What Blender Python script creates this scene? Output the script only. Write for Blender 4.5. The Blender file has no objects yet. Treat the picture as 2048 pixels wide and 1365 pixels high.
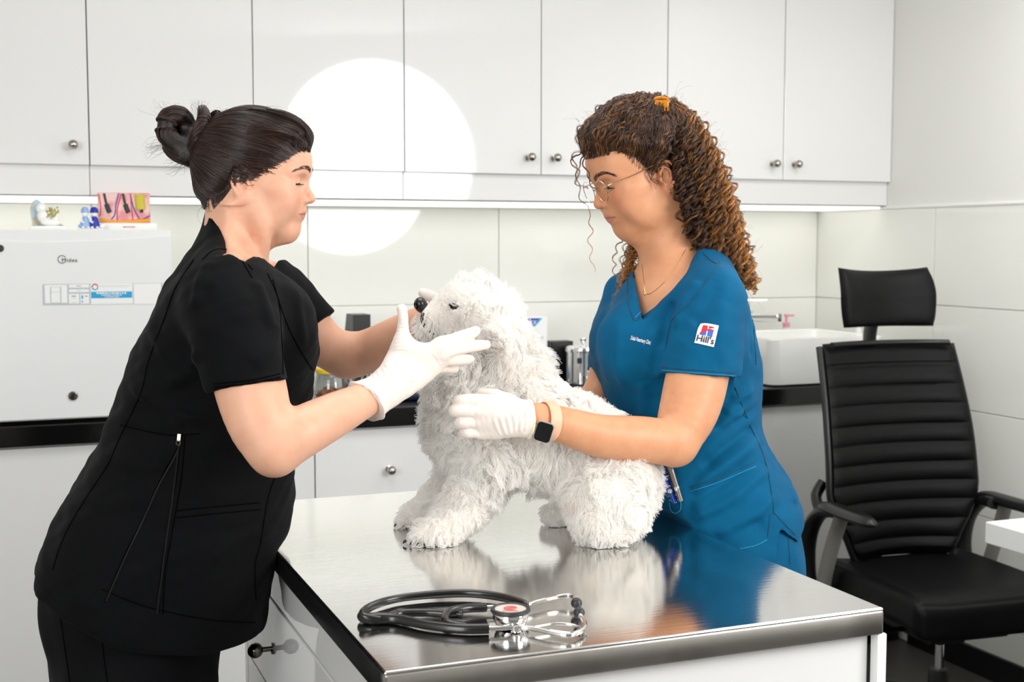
import bpy, bmesh, math, random
import numpy as np
from mathutils import Vector, Matrix
from mathutils.bvhtree import BVHTree
rad = math.radians
random.seed(5); RNG = np.random.default_rng(7)
SC = bpy.context.scene; COL = SC.collection
# ---------------------------------------------------------------- camera, light, exposure
HC = 1.48; FPX = 2548.0; PITCH = rad(4.42); YAW = rad(21.8)
cd = bpy.data.cameras.new('camera'); cam = bpy.data.objects.new('camera', cd); COL.objects.link(cam)
cam.location = (0, 0, HC); cam.rotation_euler = (rad(90) - PITCH, 0, -YAW)
cd.sensor_width = 36; cd.lens = FPX / 2048 * 36; cd.clip_start = .05
cd.dof.use_dof = True; cd.dof.focus_distance = 2.1; cd.dof.aperture_fstop = 7.5
SC.camera = cam
SC.view_settings.view_transform = 'Standard'; SC.view_settings.look = 'None'
SC.view_settings.gamma = 1; SC.view_settings.use_curve_mapping = False
SC.view_settings.exposure = 0.10
try:
    SC.cycles.use_denoising = True; SC.cycles.max_bounces = 12; SC.cycles.diffuse_bounces = 8
    SC.cycles.sample_clamp_indirect = 6
except Exception: pass
W = bpy.data.worlds.new('world'); SC.world = W; W.use_nodes = True
W.node_tree.nodes['Background'].inputs[0].default_value = (1, .99, .97, 1)
W.node_tree.nodes['Background'].inputs[1].default_value = .3
def area(name, loc, target, size, power, col=(1, 1, 1), shape='SQUARE', sy=None):
    l = bpy.data.lights.new(name, 'AREA'); l.energy = power; l.color = col; l.shape = shape; l.size = size
    if sy: l.size_y = sy
    o = bpy.data.objects.new(name, l); COL.objects.link(o); o.location = loc
    d = Vector(target) - Vector(loc); o.rotation_euler = d.to_track_quat('-Z', 'Y').to_euler()
    return o
area('octagonal_softbox', (2.18, .10, 1.99), (.95, 2.2, 1.25), 1.24, 49, (1, .99, .98), 'DISK')
area('ceiling_fill_light', (.7, 2.2, 2.66), (.7, 2.0, 0), 1.1, 13, (1, 1, 1))  # unseen fill added under the ceiling to lift the room's brightness
area('ceiling_fill_light', (2.45, 2.40, 2.66), (2.6, 1.9, 0), .9, 17, (1, 1, 1))  # second unseen fill, added to brighten the right wall and base cabinets
area('left_fill_light', (-1.9, -.3, 1.9), (.6, 2.6, 1.2), 1.8, 68, (.985, .99, 1), 'RECTANGLE', 1.5)  # unseen fill added on the left to even the light; no window built

# ---------------------------------------------------------------- frames: y-frame = (u right, d away, z up), seen from the camera's yaw
CY, SY = math.cos(YAW), math.sin(YAW)
def Q(px, py, d):
    x = (px - 1024) / FPX; y = -(py - 682.5) / FPX
    v = np.array([x, math.cos(PITCH) + y * math.sin(PITCH), y * math.cos(PITCH) - math.sin(PITCH)])
    return v * (d / v[1]) + np.array([0, 0, HC])
def QZ(px, py, z):
    p = Q(px, py, 1.0) - np.array([0, 0, HC])
    return p * ((z - HC) / p[2]) + np.array([0, 0, HC])
def toW(p): return (CY * p[0] + SY * p[1], -SY * p[0] + CY * p[1], p[2])
def toY(w): return np.array([CY * w[0] - SY * w[1], SY * w[0] + CY * w[1], w[2]])

# ---------------------------------------------------------------- materials
def mat(name, col, rough=.5, metal=0, coat=0, coatr=.03, bump=None, spec=.5, sheen=0, trans=0, sss=0, emis=None, mott=None, alpha=1):
    m = bpy.data.materials.new(name); m.use_nodes = True; nt = m.node_tree; b = nt.nodes['Principled BSDF']
    I = b.inputs
    I['Base Color'].default_value = (*col, 1); I['Roughness'].default_value = rough; I['Metallic'].default_value = metal
    I['Coat Weight'].default_value = coat; I['Coat Roughness'].default_value = coatr
    I['Specular IOR Level'].default_value = spec; I['Sheen Weight'].default_value = sheen
    I['Transmission Weight'].default_value = trans; I['Alpha'].default_value = alpha
    if sss:
        I['Subsurface Weight'].default_value = sss; I['Subsurface Radius'].default_value = (1, .35, .2); I['Subsurface Scale'].default_value = .008
    if emis: I['Emission Color'].default_value = (*emis[0], 1); I['Emission Strength'].default_value = emis[1]
    tc = nt.nodes.new('ShaderNodeTexCoord')
    if bump:   # (scale, strength, stretch xyz, distance)
        mp = nt.nodes.new('ShaderNodeMapping'); nz = nt.nodes.new('ShaderNodeTexNoise'); bp = nt.nodes.new('ShaderNodeBump')
        nt.links.new(tc.outputs['Object'], mp.inputs[0]); nt.links.new(mp.outputs[0], nz.inputs['Vector'])
        mp.inputs['Scale'].default_value = bump[2] if len(bump) > 2 else (1, 1, 1)
        nz.inputs['Scale'].default_value = bump[0]; nz.inputs['Detail'].default_value = 5
        bp.inputs['Strength'].default_value = bump[1]; bp.inputs['Distance'].default_value = bump[3] if len(bump) > 3 else .002
        nt.links.new(nz.outputs[0], bp.inputs['Height']); nt.links.new(bp.outputs[0], b.inputs['Normal'])
    if mott:   # (scale, second colour, low, high)
        nz = nt.nodes.new('ShaderNodeTexNoise'); rp = nt.nodes.new('ShaderNodeMapRange'); mx = nt.nodes.new('ShaderNodeMix'); mx.data_type = 'RGBA'
        nt.links.new(tc.outputs['Object'], nz.inputs['Vector']); nz.inputs['Scale'].default_value = mott[0]; nz.inputs['Detail'].default_value = 4
        rp.inputs[1].default_value = mott[2]; rp.inputs[2].default_value = mott[3]
        nt.links.new(nz.outputs[0], rp.inputs[0]); nt.links.new(rp.outputs[0], mx.inputs[0])
        mx.inputs[6].default_value = (*col, 1); mx.inputs[7].default_value = (*mott[1], 1)
        nt.links.new(mx.outputs[2], b.inputs['Base Color'])
    return m
def attr_mix(m, attr, col, strength=1.0):
    """blend a second colour in where a point attribute says so (lips, brows, teeth of a zip)"""
    nt = m.node_tree; b = nt.nodes['Principled BSDF']
    a = nt.nodes.new('ShaderNodeAttribute'); a.attribute_name = attr
    mx = nt.nodes.new('ShaderNodeMix'); mx.data_type = 'RGBA'
    src = b.inputs['Base Color']
    if src.is_linked: nt.links.new(src.links[0].from_socket, mx.inputs[6])
    else: mx.inputs[6].default_value = src.default_value
    mx.inputs[7].default_value = (*col, 1)
    nt.links.new(a.outputs['Fac'], mx.inputs[0]); nt.links.new(mx.outputs[2], src)
def srgb(h):
    return tuple(((c / 12.92) if c <= .04045 else ((c + .055) / 1.055) ** 2.4) for c in [int(h[i:i + 2], 16) / 255 for i in (0, 2, 4)])

M = dict(
    cab=mat('glossy_white_laminate', srgb('e3e3e2'), .5, spec=.3, coat=1, coatr=.035, ),
    tile=mat('white_glazed_tile', srgb('edede7'), .45, spec=.3, coat=.8, coatr=.03, bump=(5, .05)),
    grout=mat('pale_grout', srgb('e0dfd6'), .9),
    paint=mat('off_white_wall_paint', srgb('eae9e4'), .8, bump=(80, .05)),
    ceil=mat('ceiling_paint', (.85, .85, .84), .9),
    floor=mat('dark_grey_floor', srgb('4a4845'), .4),
    black=mat('black_granite', srgb('0d0c0c'), .12, bump=(60, .03)),
    blackp=mat('black_plastic', srgb('0c0c0d'), .38, bump=(200, .08)),
    leather=mat('black_leather', srgb('040405'), .52, spec=.2, bump=(180, .35, (1, 1, 1), .0008)),
    steel=mat('brushed_stainless_steel', (.72, .71, .69), .10, 1, bump=(1.0, .10, (6, 260, 6), .0012)),
    steele=mat('dull_steel_edge', (.55, .53, .50), .32, 1, mott=(5, (.34, .32, .30), .45, .62)),
    chrome=mat('polished_chrome', (.85, .85, .85), .06, 1),
    nickel=mat('brushed_nickel', (.45, .42, .38), .22, 1),
    dnick=mat('dark_nickel', (.22, .20, .17), .2, 1),
    white=mat('white_plastic', srgb('eeeeec'), .35),
    ceram=mat('white_ceramic', srgb('f3f3f0'), .08, coat=.5),
    fridge=mat('white_enamelled_steel', srgb('e8e9e9'), .28, coat=.3),
    grey=mat('silver_grey_plastic', srgb('8f8d88'), .35, .3),
    led=mat('led_diffuser', (1, 1, .95), .4, emis=((1, 1, .96), .85)),
    glass=mat('clear_glass', (.95, .97, .96), .02, trans=1),
    yellow=mat('yellow_lid', srgb('e6c22a'), .35),
    pink=mat('pink_plastic', srgb('e79fb2'), .35),
    navy=mat('navy_plastic', srgb('101a30'), .3),
    paper=mat('white_card', srgb('f2f2f2'), .5),
    dblue=mat('deep_blue_print', srgb('1a2fa8'), .45),
    cyan=mat('cyan_print', srgb('1f9fd0'), .45),
    red=mat('red_print', srgb('d0303a'), .5),
    ink=mat('dark_grey_ink', srgb('2c2c2e'), .5),
    lgrey=mat('light_grey_print', srgb('b9c2c8'), .5),
    lblue=mat('pale_blue_glaze', srgb('8fb2dd'), .2),
    gold=mat('gold', (.83, .58, .25), .2, 1),
)
# ---------------------------------------------------------------- mesh helpers
def link(name, me, m, parent=None, loc=None):
    o = bpy.data.objects.new(name, me); COL.objects.link(o)
    if m is not None: me.materials.append(m)
    if parent is not None: o.parent = parent
    if loc is not None: o.location = loc
    return o
def tag(o, label=None, cat=None, group=None, kind=None):
    for k, v in (('label', label), ('category', cat), ('group', group), ('kind', kind)):
        if v: o[k] = v
    return o
def thing(name, label, cat, loc=(0, 0, 0), rz=0, group=None, kind=None):
    o = bpy.data.objects.new(name, None); COL.objects.link(o); o.location = loc; o.rotation_euler = (0, 0, rz)
    o.empty_display_size = .05
    return tag(o, label, cat, group, kind)
def sharp_edges(me, ang):
    """sharp where faces meet steeply, and where a large flat face meets a small bevel face, so big faces stay optically flat"""
    pa = [p.area for p in me.polygons]; pn = [p.normal for p in me.polygons]; ef = {}
    for p in me.polygons:
        for k in p.edge_keys: ef.setdefault(k, []).append(p.index)
    sh = [False] * len(me.edges)
    for e in me.edges:
        f = ef.get(tuple(sorted(e.vertices)), ())
        if len(f) == 2:
            a, b = f; th = pn[a].angle(pn[b], 0)
            if th > ang or (th > .1 and max(pa[a], pa[b]) > 12 * min(pa[a], pa[b])): sh[e.index] = True
    at = me.attributes.get('sharp_edge') or me.attributes.new('sharp_edge', 'BOOLEAN', 'EDGE')
    at.data.foreach_set('value', sh)
    if all(sh): me.polygons.foreach_set('use_smooth', [False] * len(me.polygons))
def bfin(name, bm, m, parent=None, smooth=True, loc=None, angle=40):
    bmesh.ops.recalc_face_normals(bm, faces=bm.faces)
    me = bpy.data.meshes.new(name); bm.to_mesh(me); bm.free()
    if smooth:
        me.polygons.foreach_set('use_smooth', [True] * len(me.polygons))
        sharp_edges(me, rad(angle))
    return link(name, me, m, parent, loc)
def bbox(bm, lo, hi, bev=.002, seg=2, mtx=None):
    b2 = bmesh.new(); bmesh.ops.create_cube(b2, size=1)
    lo = Vector(lo); hi = Vector(hi)
    for v in b2.verts: v.co = Vector([(lo[i] + hi[i]) / 2 + v.co[i] * (hi[i] - lo[i]) for i in range(3)])
    if bev: bmesh.ops.bevel(b2, geom=b2.edges[:] + b2.verts[:], offset=bev, segments=seg, profile=.5, affect='EDGES')
    if mtx is not None: bmesh.ops.transform(b2, matrix=mtx, verts=b2.verts)
    me = bpy.data.meshes.new('t'); b2.to_mesh(me); bm.from_mesh(me); b2.free(); bpy.data.meshes.remove(me)
def box(name, lo, hi, m, parent=None, bev=.002, seg=2):
    bm = bmesh.new(); bbox(bm, lo, hi, bev, seg); return bfin(name, bm, m, parent)
def lathe(bm, prof, n=32, mtx=None, cap=True):
    """prof: list of (r, z); axis +Z"""
    rings = []
    for r, z in prof:
        ring = [bm.verts.new((r * math.cos(2 * math.pi * i / n), r * math.sin(2 * math.pi * i / n), z)) for i in range(n)]
        rings.append(ring)
    for a, b in zip(rings, rings[1:]):
        for i in range(n): bm.faces.new((a[i], a[(i + 1) % n], b[(i + 1) % n], b[i]))
    if cap:
        if prof[0][0] > 1e-5: bm.faces.new(rings[0][::-1])
        if prof[-1][0] > 1e-5: bm.faces.new(rings[-1])
    vs = [v for r in rings for v in r]
    if mtx is not None: bmesh.ops.transform(bm, matrix=mtx, verts=vs)
    bmesh.ops.remove_doubles(bm, verts=vs, dist=1e-6)
def spline(pts, n=8, closed=False):
    P = np.array(pts, float); K = len(P); out = []
    rng = range(K if closed else K - 1)
    for i in rng:
        if closed: p0, p1, p2, p3 = P[(i - 1) % K], P[i], P[(i + 1) % K], P[(i + 2) % K]
        else: p0, p1, p2, p3 = P[max(i - 1, 0)], P[i], P[i + 1], P[min(i + 2, K - 1)]
        for j in range(n):
            t = j / n
            out.append(.5 * ((2 * p1) + (-p0 + p2) * t + (2 * p0 - 5 * p1 + 4 * p2 - p3) * t * t + (-p0 + 3 * p1 - 3 * p2 + p3) * t ** 3))
    if not closed: out.append(P[-1])
    return np.array(out)
def tube(bm, pts, r, n=10, closed=False, flat=1.0, up=(0, 0, 1)):
    """sweep a (possibly flattened) round section; r float or list per point"""
    P = [Vector(p) for p in pts]; K = len(P); rs = [r] * K if np.isscalar(r) else list(r)
    rings = []; prev = None
    for i in range(K):
        a = P[(i - 1) % K] if (closed or i) else P[0]; b = P[(i + 1) % K] if (closed or i < K - 1) else P[-1]
        t = (b - a).normalized()
        if prev is None:
            s = t.cross(Vector(up));
            if s.length < 1e-3: s = t.cross(Vector((1, 0, 0)))
            s.normalize()
        else:
            s = (prev - t * prev.dot(t)).normalized()
        prev = s; w = t.cross(s)
        rings.append([bm.verts.new(P[i] + s * rs[i] * math.cos(2 * math.pi * k / n) + w * rs[i] * flat * math.sin(2 * math.pi * k / n)) for k in range(n)])
    for i in range(K if closed else K - 1):
        A, B = rings[i], rings[(i + 1) % K]
        for k in range(n): bm.faces.new((A[k], A[(k + 1) % n], B[(k + 1) % n], B[k]))
    if not closed: bm.faces.new(rings[0][::-1]); bm.faces.new(rings[-1])
def prism(bm, poly, z0, z1, mtx=None):
    """extrude a 2-D polygon (x, y) from z0 to z1"""
    a = [bm.verts.new((x, y, z0)) for x, y in poly]; b = [bm.verts.new((x, y, z1)) for x, y in poly]; n = len(poly)
    bm.faces.new(a[::-1]); bm.faces.new(b)
    for i in range(n): bm.faces.new((a[i], a[(i + 1) % n], b[(i + 1) % n], b[i]))
    if mtx is not None: bmesh.ops.transform(bm, matrix=mtx, verts=a + b)
def rrect(w, h, r, n=5, cx=0, cy=0):
    out = []
    for sx, sy, a0 in ((1, 1, 0), (-1, 1, 90), (-1, -1, 180), (1, -1, 270)):
        for i in range(n + 1):
            a = rad(a0 + 90 * i / n); out.append((cx + sx * (w / 2 - r) + r * math.cos(a), cy + sy * (h / 2 - r) + r * math.sin(a)))
    return out
def basis(o, x, y, z=None):
    x = Vector(x).normalized(); y = Vector(y); y = (y - x * y.dot(x)).normalized(); z = x.cross(y)
    m = Matrix((x, y, z)).transposed().to_4x4(); m.translation = Vector(o); return m
def textmesh(name, body, size, mtx, m, parent=None, depth=.0006, align='CENTER', shear=0, space=1, bold=0):
    cu = bpy.data.curves.new(name, 'FONT'); cu.body = body; cu.size = size; cu.extrude = depth; cu.align_x = align; cu.align_y = 'CENTER'
    cu.shear = shear; cu.space_character = space; cu.offset = bold; cu.resolution_u = 3
    o = bpy.data.objects.new('t', cu); COL.objects.link(o)
    dg = bpy.context.evaluated_depsgraph_get(); me = bpy.data.meshes.new_from_object(o.evaluated_get(dg)); bpy.data.objects.remove(o)
    me.name = name; me.transform(mtx); me.materials.clear()
    return link(name, me, m, parent)
# ================================================================ the room
XR, YB, ZC = 3.09, 4.37, 2.72; XL, YF = -2.3, -2.4; ZT = HC + .138; ZW = HC - .5     # tile top, worktop top
def struct(name, lo, hi, m, bev=0): return tag(box(name, lo, hi, m, bev=bev), kind='structure')
struct('floor', (XL - .1, YF - .1, -.1), (XR + .1, YB + .1, 0), M['floor'])
struct('ceiling', (XL - .1, YF - .1, ZC), (XR + .1, YB + .1, ZC + .1), M['ceil'])
wb = struct('wall_back', (XL - .1, YB, 0), (XR + .1, YB + .1, ZC), M['grout'])
wr = struct('wall_right', (XR, YF, 0), (XR + .1, YB, ZC), M['grout'])
struct('wall_left', (XL - .1, YF, 0), (XL, YB, ZC), M['paint'])
struct('wall_front', (XL, YF - .1, 0), (XR, YF, ZC), M['paint'])
def tiles(parent, horiz, a0, a1, joints, rows, plane):
    bm = bmesh.new(); js = [a0] + sorted(j for j in joints if a0 < j < a1) + [a1]; g = .0016
    for z0, z1 in rows:
        for u0, u1 in zip(js, js[1:]):
            if horiz: bbox(bm, (u0 + g, plane - .008, z0 + g), (u1 - g, plane + .002, z1 - g), .0012, 1)
            else: bbox(bm, (plane - .008, u0 + g, z0 + g), (plane + .002, u1 - g, z1 - g), .0012, 1)
    o = bfin('tile', bm, M['tile'], parent); tag(o, kind='structure')
zr = [HC - .222 - .355 * k for k in range(-1, 5)]; zr[0] = ZT - .012
rows = [(max(b, 0.001), a) for a, b in zip(zr, zr[1:] + [0.0]) if a > .02]
tiles(wb, True, XL, XR - .009, [.985 - .71 * k for k in range(1, 6)] + [.985, 1.693, 2.40], rows, YB)
tiles(wr, False, YF, YB, [3.66 - .71 * k for k in range(9)], rows, XR)
bm = bmesh.new(); bbox(bm, (XL, YB - .004, ZT - .012), (XR, YB + .002, ZC), 0); tag(bfin('paint_coat', bm, M['paint'], wb), kind='structure')
bm = bmesh.new(); bbox(bm, (XR - .004, YF, ZT - .012), (XR + .002, YB, ZC), 0); tag(bfin('paint_coat', bm, M['paint'], wr), kind='structure')
bm = bmesh.new(); bbox(bm, (XR - .012, YF, ZT - .014), (XR, YB - .01, ZT - .004), .002, 1)
tag(bfin('trim_1', bm, M['white']), kind='structure')
tag(box('baseboard_right', (XR - .022, YF, 0), (XR - .008, 3.74, .09), M['blackp'], bev=.003), kind='structure')

def knob(parent, at, n, r=.0145, stem=.016, m='nickel', name='knob'):
    """ball knob standing off a face along direction n"""
    bm = bmesh.new(); pr = [(r * .75, 0), (r * .75, .003), (.0045, .0045), (.0045, stem)]
    for i in range(1, 12):
        a = rad(-75 + 165 * i / 11); pr.append((max(r * math.cos(a), 0) if i < 11 else 0, stem + r * .95 + r * math.sin(a)))
    lathe(bm, pr, 20, Matrix.Translation(Vector(at)) @ Vector(n).to_track_quat('Z', 'Y').to_matrix().to_4x4())
    return bfin(name, bm, M[m], parent, angle=60)
# ---- upper cabinets
YU = 3.93; ZD = HC + .225; XD = [-.704, -.229, .246, .721, 1.198, 1.67, 2.14, 2.61, 3.085]
def upper(x0, x1, knobs, label):
    t = thing('wall_cabinet', label, 'cabinet', ((x0 + x1) / 2, YU, ZT), group='white wall cabinets above the counter')
    o = Vector(t.location)
    bm = bmesh.new(); bbox(bm, Vector((x0 + .0008, YU + .002, ZT)) - o, Vector((x1 - .0008, YB - .006, ZC - .002)) - o, .001, 1)
    bfin('body', bm, M['cab'], t)
    n = len(knobs); w = (x1 - x0) / n
    for i, k in enumerate(knobs):
        a = x0 + w * i; b = a + w
        bm = bmesh.new(); bbox(bm, Vector((a + .0016, YU - .018, ZD)) - o, Vector((b - .0016, YU + .001, ZC - .01)) - o, .0015, 2)
        d = bfin('door', bm, M['cab'], t)
        kx = (b - .046) if k == 'r' else (a + .046)
        knob(d, Vector((kx, YU - .018, ZD + .055)) - o, (0, -1, 0))
upper(XD[0], XD[1], 'r', 'white wall cabinet at the far left edge above the fridge')
upper(XD[1], XD[2], 'r', 'single-door white wall cabinet with round knob above the small fridge')
upper(XD[2], XD[4], 'rl', 'two-door white wall cabinet behind the head of the dark-haired person in black')
upper(XD[4], XD[6], 'rl', 'two-door white wall cabinet above the dog, knobs at the meeting doors')
upper(XD[6], XD[8], 'rl', 'two-door white wall cabinet at the right end against the side wall')
t = thing('under_cabinet_light', 'long cream white light strip under the wall cabinets', 'light', (1.2, YU + .2, ZT))
for nm, y0, y1, z0, z1, m in (('housing', -.175, .215, -.004, -.0005, 'white'), ('diffuser', -.165, .205, -.012, -.004, 'led')):
    bm = bmesh.new(); bbox(bm, (-3.2, y0, z0), (1.88, y1, z1), .002, 1); bfin(nm, bm, M[m], t)
# ---- worktop and base units
YW = 3.71
box('worktop', (XL + .01, YW, ZW - .06), (XR - .009, YB - .009, ZW), M['black'], bev=.004)
tag(bpy.data.objects['worktop'], 'long black worktop running along the tiled back wall', 'worktop')
def base(x0, x1, fronts, label, kn=True):
    t = thing('base_cabinet', label, 'cabinet', ((x0 + x1) / 2, YW + .03, 0), group='white base cabinets under the worktop')
    o = Vector(t.location)
    bm = bmesh.new(); bbox(bm, Vector((x0 + .001, YW + .045, .1)) - o, Vector((x1 - .001, YB - .012, ZW - .0605)) - o, .001, 1); bfin('body', bm, M['cab'], t)
    bm = bmesh.new(); bbox(bm, Vector((x0 + .001, YW + .08, 0)) - o, Vector((x1 - .001, YB - .1, .1)) - o, 0); bfin('plinth', bm, M['blackp'], t)
    for nm, a, b, z0, z1, kx, kz in fronts:
        bm = bmesh.new(); bbox(bm, Vector((a + .002, YW + .026, z0 + .002)) - o, Vector((b - .002, YW + .045, z1 - .002)) - o, .0015, 2)
        d = bfin(nm, bm, M['cab'], t)
        if kn: knob(d, Vector((kx, YW + .026, kz)) - o, (0, -1, 0))
zt = ZW - .066
base(-1.6, -.37, [('door', -1.6, -.985, .1, zt, -1.03, .8), ('door', -.985, -.37, .1, zt, -.93, .8)], 'white base cabinet at the far left under the fridge')
base(-.37, .857, [('door', -.37, .857, .1, zt, 0, 0)], 'plain white base cabinet behind the person in black', kn=False)
base(.857, 1.32, [('drawer', .857, 1.32, zt - .27, zt, 1.087, HC - .694), ('drawer', .857, 1.32, .1, zt - .27, 1.087, .45)], 'white base cabinet with a round-knobbed drawer behind the dog')
base(1.32, 2.2, [('drawer', 1.32, 2.2, zt - .27, zt, 1.76, HC - .694), ('door', 1.32, 2.2, .1, zt - .27, 1.76, .58)], 'white base cabinet hidden partly by the dog and the person in blue')
base(2.2, 3.07, [('door', 2.2, 3.07, .1, zt, 0, 0)], 'plain white base cabinet below the sink', kn=False)

# ---- fridge
FX0, FX1, FY, FH = -.235, .447, YW + .002, .535
t = thing('mini_fridge', 'small white fridge standing on the black worktop', 'fridge', ((FX0 + FX1) / 2, FY, ZW)); o = Vector(t.location)
def fb(nm, lo, hi, m, bev=.003, par=t, seg=3):
    bm = bmesh.new(); bbox(bm, Vector(lo) - o, Vector(hi) - o, bev, seg); return bfin(nm, bm, M[m], par)
fb('body', (FX0, FY + .05, ZW + .012), (FX1, FY + .5, ZW + FH), 'fridge', .008)
for fx in (FX0 + .05, FX1 - .05):
    for fy in (FY + .08, FY + .45): fb('foot', (fx - .015, fy - .015, ZW), (fx + .015, fy + .015, ZW + .013), 'blackp', .002)
# the door front carries a shallow arc step under its top edge
bm = bmesh.new(); N = 24; rows_ = []
for k in range(N + 1):
    x = FX0 + (FX1 - FX0) * k / N; a = (k / N - .5) * 2; zs = ZW + FH - .030 + .018 * a * a
    rows_.append([(x, FY + .048, ZW + .012), (x, FY + .004, ZW + .012), (x, FY, ZW + .016), (x, FY, zs - .004), (x, FY + .003, zs), (x, FY + .004, ZW + FH - .006), (x, FY + .010, ZW + FH), (x, FY + .048, ZW + FH)])
vs = [[bm.verts.new(Vector(p) - o) for p in r] for r in rows_]
for A, B in zip(vs, vs[1:]):
    for i in range(8): bm.faces.new((A[i], B[i], B[(i + 1) % 8], A[(i + 1) % 8]))
bm.faces.new(vs[0]); bm.faces.new(vs[-1][::-1])
door = bfin('door', bm, M['fridge'], t, angle=25)
def onfr(px, py):       # a point of the fridge's front plane
    p = Q(px, py, 1.0) - np.array([0, 0, HC]); w = np.array(toW(p)); return Vector(w * (FY / w[1])) + Vector((0, 0, HC)) - o
FR = Matrix(((1, 0, 0, 0), (0, 0, -1, 0), (0, 1, 0, 0), (0, 0, 0, 1)))    # text plane xy -> wall xz, facing -Y
def fm(px, py, off=.0008): return Matrix.Translation(onfr(px, py) + Vector((0, -off, 0))) @ FR
textmesh('lettering', 'Midea', .0155, fm(139, 521), M['ink'], door, space=1.12)
bm = bmesh.new(); cc = onfr(124, 519) + Vector((0, -.0012, 0))
tube(bm, [cc + Vector((.0105 * math.cos(a), 0, .0105 * math.sin(a))) for a in np.linspace(.5, 5.6, 26)], .0009, 6); bfin('emblem', bm, M['ink'], door)
bm = bmesh.new(); lathe(bm, [(.0125, 0), (.0125, .004), (.0095, .006), (.009, .004), (.0, .005)], 24, Matrix.Translation(onfr(146, 792)) @ Vector((0, -1, 0)).to_track_quat('Z', 'Y').to_matrix().to_4x4()); bfin('lock', bm, M['dnick'], door)
bm = bmesh.new(); lathe(bm, [(.010, 0), (.010, .003), (0, .004)], 20, Matrix.Translation(onfr(0, 497)) @ Vector((0, -1, 0)).to_track_quat('Z', 'Y').to_matrix().to_4x4()); bfin('badge', bm, M['ink'], door)
def fr_rect(nm, x0, y0, x1, y1, m, off=.0006, par=None, th=.0005):
    a = onfr(x0, y1); b = onfr(x1, y0); bm = bmesh.new()
    bbox(bm, (a.x, a.y - off - th, a.z), (b.x, a.y - off, b.z), 0); return bfin(nm, bm, M[m], par or door, smooth=False)
stk = fr_rect('sticker', 86, 566, 325, 611, 'lgrey')
for (a, b, c, d) in ((90, 570, 134, 607), (138, 569, 178, 576), (138, 579, 178, 585), (138, 588, 158, 608), (161, 588, 178, 608), (182, 567, 265, 609), (268, 567, 322, 609)):
    fr_rect('sticker_field', a, b, c, d, 'white', .0012, stk)
for (a, b, c, d, m_) in ((101, 574, 122, 575, 'lgrey'), (101, 584, 122, 585, 'lgrey'), (101, 605, 122, 606, 'lgrey'), (101, 574, 102, 606, 'lgrey'), (121, 574, 122, 606, 'lgrey'),
                     (182.5, 583, 264, 597, 'cyan'), (163, 591, 166, 598, 'cyan'), (163, 602, 166, 605, 'cyan'), (143, 592, 152, 593.4, 'ink'), (143, 597, 152, 597.8, 'lgrey'), (142, 605, 153, 606, 'lgrey'),
                     (170, 592, 175, 593.4, 'ink'), (153, 572, 162, 573, 'ink'), (153, 581, 162, 582, 'lgrey'), (197, 571, 262, 572.6, 'lgrey'), (204, 574.5, 256, 575.4, 'lgrey')):
    fr_rect('sticker_print', a, b, c, d, m_, .0018, stk)
bm = bmesh.new(); cc = onfr(190, 574) + Vector((0, -.0026, 0)); tube(bm, [cc + Vector((.0075 * math.cos(a), 0, .0075 * math.sin(a))) for a in np.linspace(.2, 3.3, 14)], .0014, 6); bfin('sticker_print', bm, M['red'], stk)
bm = bmesh.new(); tube(bm, [cc + Vector((.0075 * math.cos(a), 0, .0075 * math.sin(a))) for a in np.linspace(3.5, 6.2, 12)], .0014, 6); bfin('sticker_print', bm, M['cyan'], stk)
for k, (yy, sz, w_) in enumerate(((586.5, 3.2, 60), (590.6, 1.7, 42), (594, 1.5, 30))):
    for j in range(14):
        a = 223 - w_ / 2 + w_ * j / 14; fr_rect('sticker_print', a, yy - sz / 2 + random.uniform(-.3, .3), a + w_ / 14 * random.uniform(.5, .9), yy + sz / 2, 'white', .0024, stk, .0002)

# ---- things on the fridge
zf = ZW + FH
def on_top(px, y):      # world x on plane Y = y seen at pixel column px
    p = np.array(toW(Q(px, 440, 1.0) - np.array([0, 0, HC]))); return p[0] * y / p[1]
x = on_top(97, 3.86)
t = thing('cherub_figurine', 'small figurine of a reclining white cherub in an arched shell on the fridge', 'figurine', (x, 3.86, zf))
bm = bmesh.new(); bbox(bm, (-.052, -.028, 0), (.052, .03, .012), .004, 2); bfin('base', bm, M['ceram'], t)
bm = bmesh.new(); prism(bm, [(-.042, .01)] + [(-.036 + .018 * (1 - math.cos(a)) - .012, .052 + .036 * math.sin(a)) for a in np.linspace(0, math.pi, 12)] + [(.045, .01)], -.02, -.012, FR)
bfin('arched_back', bm, mat('pale_shell', srgb('b9cdd8'), .3, mott=(60, srgb('c9b78f'), .45, .6)), t)
bm = bmesh.new()
for c, r_, s in (((-.018, -.006, .062), .015, (1, .8, 1)), ((-.012, -.004, .040), .017, (1.1, .8, 1.2)), ((.006, -.008, .022), .014, (2, .8, .8)), ((.004, -.010, .048), .007, (1.6, .7, .8)), ((.018, -.008, .030), .008, (1.2, .8, 1.6))):
    bmesh.ops.create_uvsphere(bm, u_segments=14, v_segments=10, radius=r_, matrix=Matrix.Translation(c) @ Matrix.Diagonal((*s, 1)))
bfin('cherub', bm, M['ceram'], t)
bm = bmesh.new()
for i in range(26):
    c = Vector((random.uniform(-.006, .026), random.uniform(-.022, -.014), random.uniform(.036, .066))); bmesh.ops.create_icosphere(bm, subdivisions=1, radius=.0032, matrix=Matrix.Translation(c))
bfin('gilt_flowers', bm, mat('gilt', srgb('b3a94f'), .3, .4), t)
x = on_top(182, 3.84)
t = thing('blue_white_figurine', 'blue and white glazed figurine of two seated children on the fridge', 'figurine', (x, 3.84, zf))
bm = bmesh.new(); bbox(bm, (-.034, -.014, 0), (.036, .018, .006), .002, 1); bfin('base', bm, M['ceram'], t)
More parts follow.
